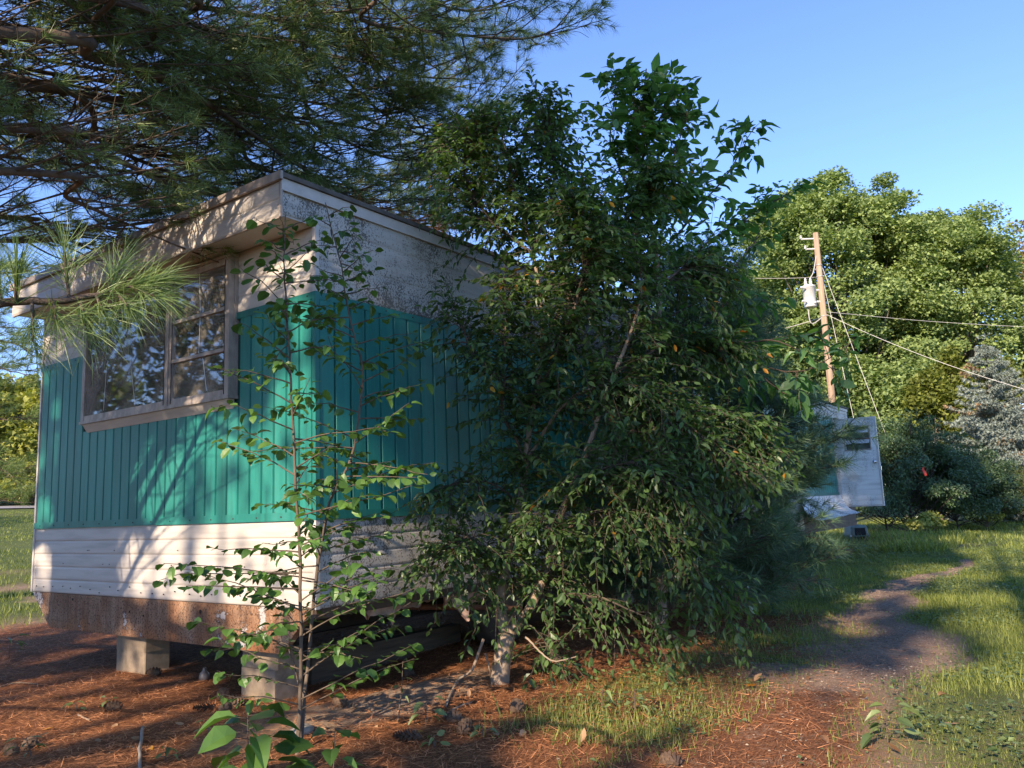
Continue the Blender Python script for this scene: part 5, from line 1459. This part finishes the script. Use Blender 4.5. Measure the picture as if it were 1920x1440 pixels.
cm = cone_mesh()
CONES = [(971, 1346, 0, 'large pine cone on sunlit needles right of the weeds below the shrub trunk'), (862, 1362, 30, 'pine cone in shade left of the sunlit cone'), (865, 1386, -20, 'dark pine cone near the bottom centre'),
         (790, 1397, 80, 'half buried pine cone in the shade near the bottom centre'), (420, 1300, 20, 'top cone of the cone pile before the right pier'), (432, 1318, -40, 'right cone of the cone pile before the right pier'),
         (405, 1322, 100, 'left cone of the cone pile before the right pier'), (450, 1308, 60, 'rearmost cone of the cone pile before the right pier'), (418, 1334, 0, 'front cone of the cone pile before the right pier'),
         (50, 1404, 10, 'pine cone at the lower left corner, farther from the edge'), (25, 1422, 40, 'pine cone at the lower left corner, nearer the edge'), (225, 1245, 0, 'pine cone by the left pier'), (225, 1326, 60, 'small dark pine cone beside the weeds left of the stick'),
         (770, 1250, 20, 'pine cone in the shade under the side of the house'), (790, 1262, 90, 'second pine cone in the shade under the side of the house'), (645, 1343, 30, 'pine cone on the sandy hollow right of the saplings'), (1270, 1440, 15, 'pine cone at the bottom edge by the grassy patch'),
         (300, 1262, 60, 'pine cone in the shade behind the needle bed, right of the left pier')]
for px, py, az, lb in CONES:
    g = ground_at(px, py); o = bpy.data.objects.new('pine_cone', cm); COL.objects.link(o); s = rng.uniform(.85, 1.15)
    o.location = (g[0], g[1], float(gh(g[0], g[1])) + .022); o.rotation_euler = (rng.uniform(0, 6), rng.normal(0, .12), math.radians(az + 40)); o.scale = (s, s, s)
    tag(o, lb, 'pine cone', 'pine cones on the ground')


def stick(pts, r0, r1, label, lift=0.0, mat=M_SAPBARK):
    P = []
    for p in pts:
        if len(p) == 2: g = ground_at(*p); P.append([g[0], g[1], float(gh(g[0], g[1])) + .012 + lift])
        else: P.append(at(*p))
    q = smooth_line(P, 18, .003); a = Acc(); a.tube(q, np.linspace(r0, r1, 18), 7)
    tag(put('stick', a.mesh('stick', [mat], True)), label, 'stick', 'sticks on the ground')


stick([(268, 1362), (264, 1395), (262, 1440), (263, 1480)], .009, .007, 'curved grey stick lying upright in the picture on the needle bed', mat=M_STONE)
stick([(836, 1330), (858, 1290), (885, 1255, dsh + .0), (906, 1198, dsh + .02)], .008, .010, 'dead branch leaning from the ground against the shrub trunk', mat=M_SHRUBBARK)
stick([(832, 1350), (862, 1330), (885, 1322)], .007, .004, 'short pale stick on the needles below the leaning branch', mat=M_SHRUBBARK)
stick([(985, 1195, dsh - .02), (1010, 1220, dsh - .12), (1040, 1240, dsh - .22), (1080, 1232, dsh - .3)], .007, .003, 'thin bare twig arching right from the shrub foot', mat=M_SHRUBBARK)
stick([(910, 1225, dsh), (918, 1255, dsh - .02), (922, 1282)], .006, .005, 'thin sucker stem curving down beside the shrub trunk', mat=M_SHRUBBARK)
stick([(205, 1420), (240, 1405), (255, 1408)], .003, .002, 'thin twig beside the curved grey stick')
stick([(147, 1335), (158, 1340), (168, 1346)], .005, .004, 'short pale twig on the needles at the left', mat=M_SHRUBBARK)
stick([(300, 1254), (340, 1250), (385, 1236), (450, 1218)], .006, .003, 'dark dead branch on the ground before the gap between the piers')
stick([(0, 1283), (30, 1276), (75, 1278)], .006, .004, 'dark twig at the left edge of the needle bed')
stick([(1320, 1222), (1390, 1230), (1460, 1232)], .004, .002, 'thin dark stem lying across needles right of the shrub')
g = ground_at(383, 1268); a_ = Acc(); a_.lathe([(.0005, 0), (.02, .003), (.033, .02), (.037, .04), (.03, .062), (.016, .078), (.011, .09), (.011, .10), (.0005, .102)], (g[0], g[1], float(gh(g[0], g[1])) - .012), 'z', 18)
tag(put('bulb', a_.mesh('bulb', [M_BULB], True)), 'small grey bulb shaped object with narrow neck standing between the piers', 'bulb')


def stone(px, py, r, label):
    g = ground_at(px, py); u = np.linspace(0, math.pi, 9); sd = 12; a = np.arange(sd) * 2 * math.pi / sd; V = []
    for t in u:
        for q in a:
            k = r * (1 + .22 * (float(vnoise(math.cos(q) * math.sin(t) * 2 + px, math.sin(q) * math.sin(t) * 2 + math.cos(t), 1., 6)) - .5)); V.append((math.cos(q) * math.sin(t) * k * 1.25, math.sin(q) * math.sin(t) * k, math.cos(t) * k * .62))
    V = np.array(V) + [g[0], g[1], float(gh(g[0], g[1])) + r * .25]
    ac = Acc(); ac.add(V, [(i * sd + j, (i + 1) * sd + j, (i + 1) * sd + (j + 1) % sd, i * sd + (j + 1) % sd) for i in range(8) for j in range(sd)])
    tag(put('stone', ac.mesh('stone', [M_STONE], True)), label, 'stone', 'stones on the ground')


stone(566, 1385, .05, 'grey rounded stone behind the sapling stem')
stone(1620, 1313, .022, 'small pale stone on the path')
# fallen leaves
LS = [(708, 1372), (723, 1378), (785, 1385), (927, 1383), (592, 1387), (1000, 1287), (1045, 1275), (1010, 1300), (1180, 1210), (1250, 1265), (1400, 1285), (1415, 1280), (1470, 1265), (1610, 1315), (1655, 1350), (1683, 1415), (1690, 1420), (1855, 1405),
      (1390, 1225), (1330, 1230), (1515, 1270), (1600, 1190), (1650, 1130), (1840, 1245), (1870, 1250), (1720, 1160), (100, 1360), (140, 1372), (220, 1352), (345, 1360), (285, 1403), (245, 1385), (60, 1390), (310, 1300), (110, 1305), (180, 1385), (660, 1345), (880, 1315), (850, 1340), (985, 1380), (1075, 1350), (1090, 1400), (1160, 1290), (1215, 1330), (1300, 1300), (1440, 1320), (1500, 1240), (1540, 1390), (1760, 1310), (1800, 1360)]
for k, (px, py) in enumerate(LS):
    yel = k % 4 == 2; a = Acc(); tp = leaf_tpl(.27, 'oval', rng.uniform(-.3, .6), rng.uniform(-.5, .5)); a.add(*tp)
    o = bpy.data.objects.new('fallen_leaf', a.mesh('fallen_leaf', [L_YEL if yel else L_DRY])); COL.objects.link(o); g = ground_at(px, py); s = rng.uniform(.045, .075)
    o.location = (g[0], g[1], float(gh(g[0], g[1])) + .014); o.rotation_euler = (rng.normal(0, .4), rng.normal(0, .4), rng.uniform(0, 6)); o.scale = (s, s, s)
    wh_ = [t_ for lim, t_ in ((360, 'on the needle bed left of the saplings'), (760, 'on the sandy hollow right of the saplings'), (1100, 'on needles below the shrub trunk'), (1450, 'among needles and weeds right of the shrub'), (1650, 'on the dirt path'), (9999, 'in the grass right of the path')) if px < lim][0]
    tag(o, ('small yellow fallen leaf lying ' if yel else 'small dry brown fallen leaf lying ') + wh_, 'leaf', 'fallen yellow leaves' if yel else 'fallen brown leaves')

# ------------------------------------------------------------------ needle litter, grass, weeds as ground cover
def pick(n, x0, x1, y0, y1, dens):
    x = rng.uniform(x0, x1, n); y = rng.uniform(y0, y1, n); k = rng.random(n) < dens(x, y)
    return x[k], y[k]


a_ = Acc()
x, y = pick(250000, -4.2, 6.5, -3.2, 6.5, lambda x, y: masks(x, y)[2] * np.exp(-np.hypot(x + 1.2, y) / 6) * (1.25 - .9 * np.exp(-(((x - 0.25) / .9) ** 2 + ((y + .28) / .3) ** 2))))
n = len(x); az = rng.uniform(0, 2 * math.pi, n); D = np.stack([np.cos(az), np.sin(az), rng.normal(0, .16, n)], 1)
a_.scatter([(0, -.5, 0), (0, .5, 0), (1, 0, .04)], [(0, 1, 2)], np.stack([x, y, gh(x, y) + rng.uniform(.004, .02, n)], 1), D, np.array([[0, 0, 1.]]) + rng.normal(0, .3, (n, 3)), 1.0)
V = a_.V[0].reshape(n, 3, 3); L = rng.uniform(.05, .10, n)[:, None, None]; b0 = np.stack([x, y, gh(x, y) + .01], 1)[:, None]
V = b0 + (V - b0) * L; wv = (V[:, 1] - V[:, 0]); c_ = (V[:, 0] + V[:, 1]) / 2; k_ = (.0030 / np.linalg.norm(wv, axis=1))[:, None]
V[:, 0] = c_ - wv * k_ / 2; V[:, 1] = c_ + wv * k_ / 2; a_.V[0] = V.reshape(-1, 3)
tag(put('needle_litter', a_.mesh('needle_litter', [L_LITTER])), None, None, None, 'stuff')
# needles heaped on the roof edge
a_ = Acc(); n = 9000; x = rng.uniform(.3, 5.8, n); y = -.03 + np.abs(rng.normal(0, .22, n)); hh = .10 * np.exp(-((x - 1.5) / .8) ** 2) + .03
az = rng.uniform(0, 6.3, n); P = np.stack([x, y, ZR + .033 + rng.random(n) * hh * np.exp(-y * 3)], 1)
a_.scatter([(0, -.014, 0), (0, .014, 0), (1, 0, .04)], [(0, 1, 2)], P, np.stack([np.cos(az), np.sin(az), rng.normal(0, .25, n)], 1), np.array([[0, 0, 1.]]) + rng.normal(0, .4, (n, 3)), rng.uniform(.06, .11, n))
tag(put('roof_needles', a_.mesh('roof_needles', [L_LITTER])), None, None, None, 'stuff')

BL = np.array([(0, -.06, 0), (0, .06, 0), (.55, -.045, .05), (.55, .045, .05), (1, 0, .22)]); BF = np.array([(0, 1, 2), (1, 3, 2), (2, 3, 4)])
a_ = Acc()


BL1 = np.array([(0, -.06, 0), (0, .06, 0), (1, 0, .15)]); BF1 = np.array([(0, 1, 2)])


def grow(n, x0, x1, y0, y1, h, wmul, fall):
    bl, bf = (BL, BF) if h > .1 else (BL1, BF1)
    x, y = pick(n, x0, x1, y0, y1, lambda x, y: masks(x, y)[0] ** 1.4 * fall(x, y)); m = len(x); az = rng.uniform(0, 6.3, m); lean = rng.uniform(.1, .85, m)
    P = np.stack([x, y, gh(x, y) - .004], 1); D = np.stack([np.cos(az) * lean, np.sin(az) * lean, np.ones(m)], 1); N = np.stack([np.cos(az), np.sin(az), -lean * .5], 1)
    tall = h * rng.uniform(.4, 1.25, m) * (.55 + .9 * vnoise(x, y, .8, 7))
    k = Acc(); k.scatter(bl * [1, wmul, 1], bf, P, D, N, tall); a_.add(k.V[0], k.F[3][0])


one = lambda x, y: np.ones_like(x)
grow(300000, -2.5, 6, -5.0, -.4, .050, .8, one)
grow(5000, -2.5, 7, -5.0, -.4, .11, .5, lambda x, y: sstep(.62, .8, vnoise(x, y, .45, 12)))
grow(150000, 5, 14, -6, -.2, .05, 1.3, one)
grow(5000, 5, 14, -6, -.2, .11, .7, lambda x, y: sstep(.6, .8, vnoise(x, y, .6, 12)))
grow(60000, 13, 32, -9, 3, .09, 1.9, one)
grow(26000, 12, 17, -1.5, 2.5, .20, .6, one)
grow(40000, 0, 10, 6, 14, .10, 1.0, one)
grow(90000, -6, 20, 13, 40, .075, 2.2, one)
tag(put('grass', a_.mesh('grass', [L_GRASS])), None, None, None, 'stuff')
# low broad leaved weeds mixed in the grass
a_ = Acc(); x, y = pick(90000, -1.5, 13, -4.8, -.3, lambda x, y: masks(x, y)[0] * sstep(.35, .7, vnoise(x, y, .55, 9)) * .9); n = len(x); az = rng.uniform(0, 6.3, n)
tv, tf = T_QUAD
a_.scatter(tv, tf, np.stack([x, y, gh(x, y) + rng.uniform(.01, .06, n)], 1), np.stack([np.cos(az), np.sin(az), rng.uniform(-.1, .6, n)], 1), np.array([[0, 0, 1.]]) + rng.normal(0, .3, (n, 3)), rng.uniform(.012, .036, n))
tag(put('ground_weeds', a_.mesh('ground_weeds', [L_WEED])), None, None, None, 'stuff')
# dry stalks round the carrier
a_ = Acc(); n = 260; x = rng.uniform(10.5, 16.5, n); y = rng.uniform(-.6, .9, n); z = gh(x, y); hgt = rng.uniform(.15, .5, n)
a_.scatter(BL * [1, .12, .6], BF, np.stack([x, y, z], 1), np.stack([rng.normal(0, .3, n), rng.normal(0, .3, n), np.ones(n)], 1), rng.normal(0, 1, (n, 3)), hgt)
tag(put('dry_stalks', a_.mesh('dry_stalks', [L_DRY])), None, None, None, 'stuff')
# wood chips and pebbles on the path
a_ = Acc(); x, y = pick(22000, -1.5, 10, -3.6, -1.2, lambda x, y: masks(x, y)[1]); n = len(x)
cb = np.array([(-.5, -.3, 0), (.5, -.35, 0), (.55, .3, 0), (-.45, .35, 0), (0, 0, .35)]); cf = np.array([(0, 1, 4), (1, 2, 4), (2, 3, 4), (3, 0, 4)])
az = rng.uniform(0, 6.3, n); a_.scatter(cb, cf, np.stack([x, y, gh(x, y) + .002], 1), np.stack([np.cos(az), np.sin(az), 0 * az], 1), np.array([[0, 0, 1.]]) + rng.normal(0, .3, (n, 3)), rng.uniform(.005, .016, n))
tag(put('gravel', a_.mesh('gravel', [leaf_mat('path_gravel', (.07, .05, .035), (.32, .25, .18), 0.0, .9, (1, 1, 1), .2)])), None, None, None, 'stuff')
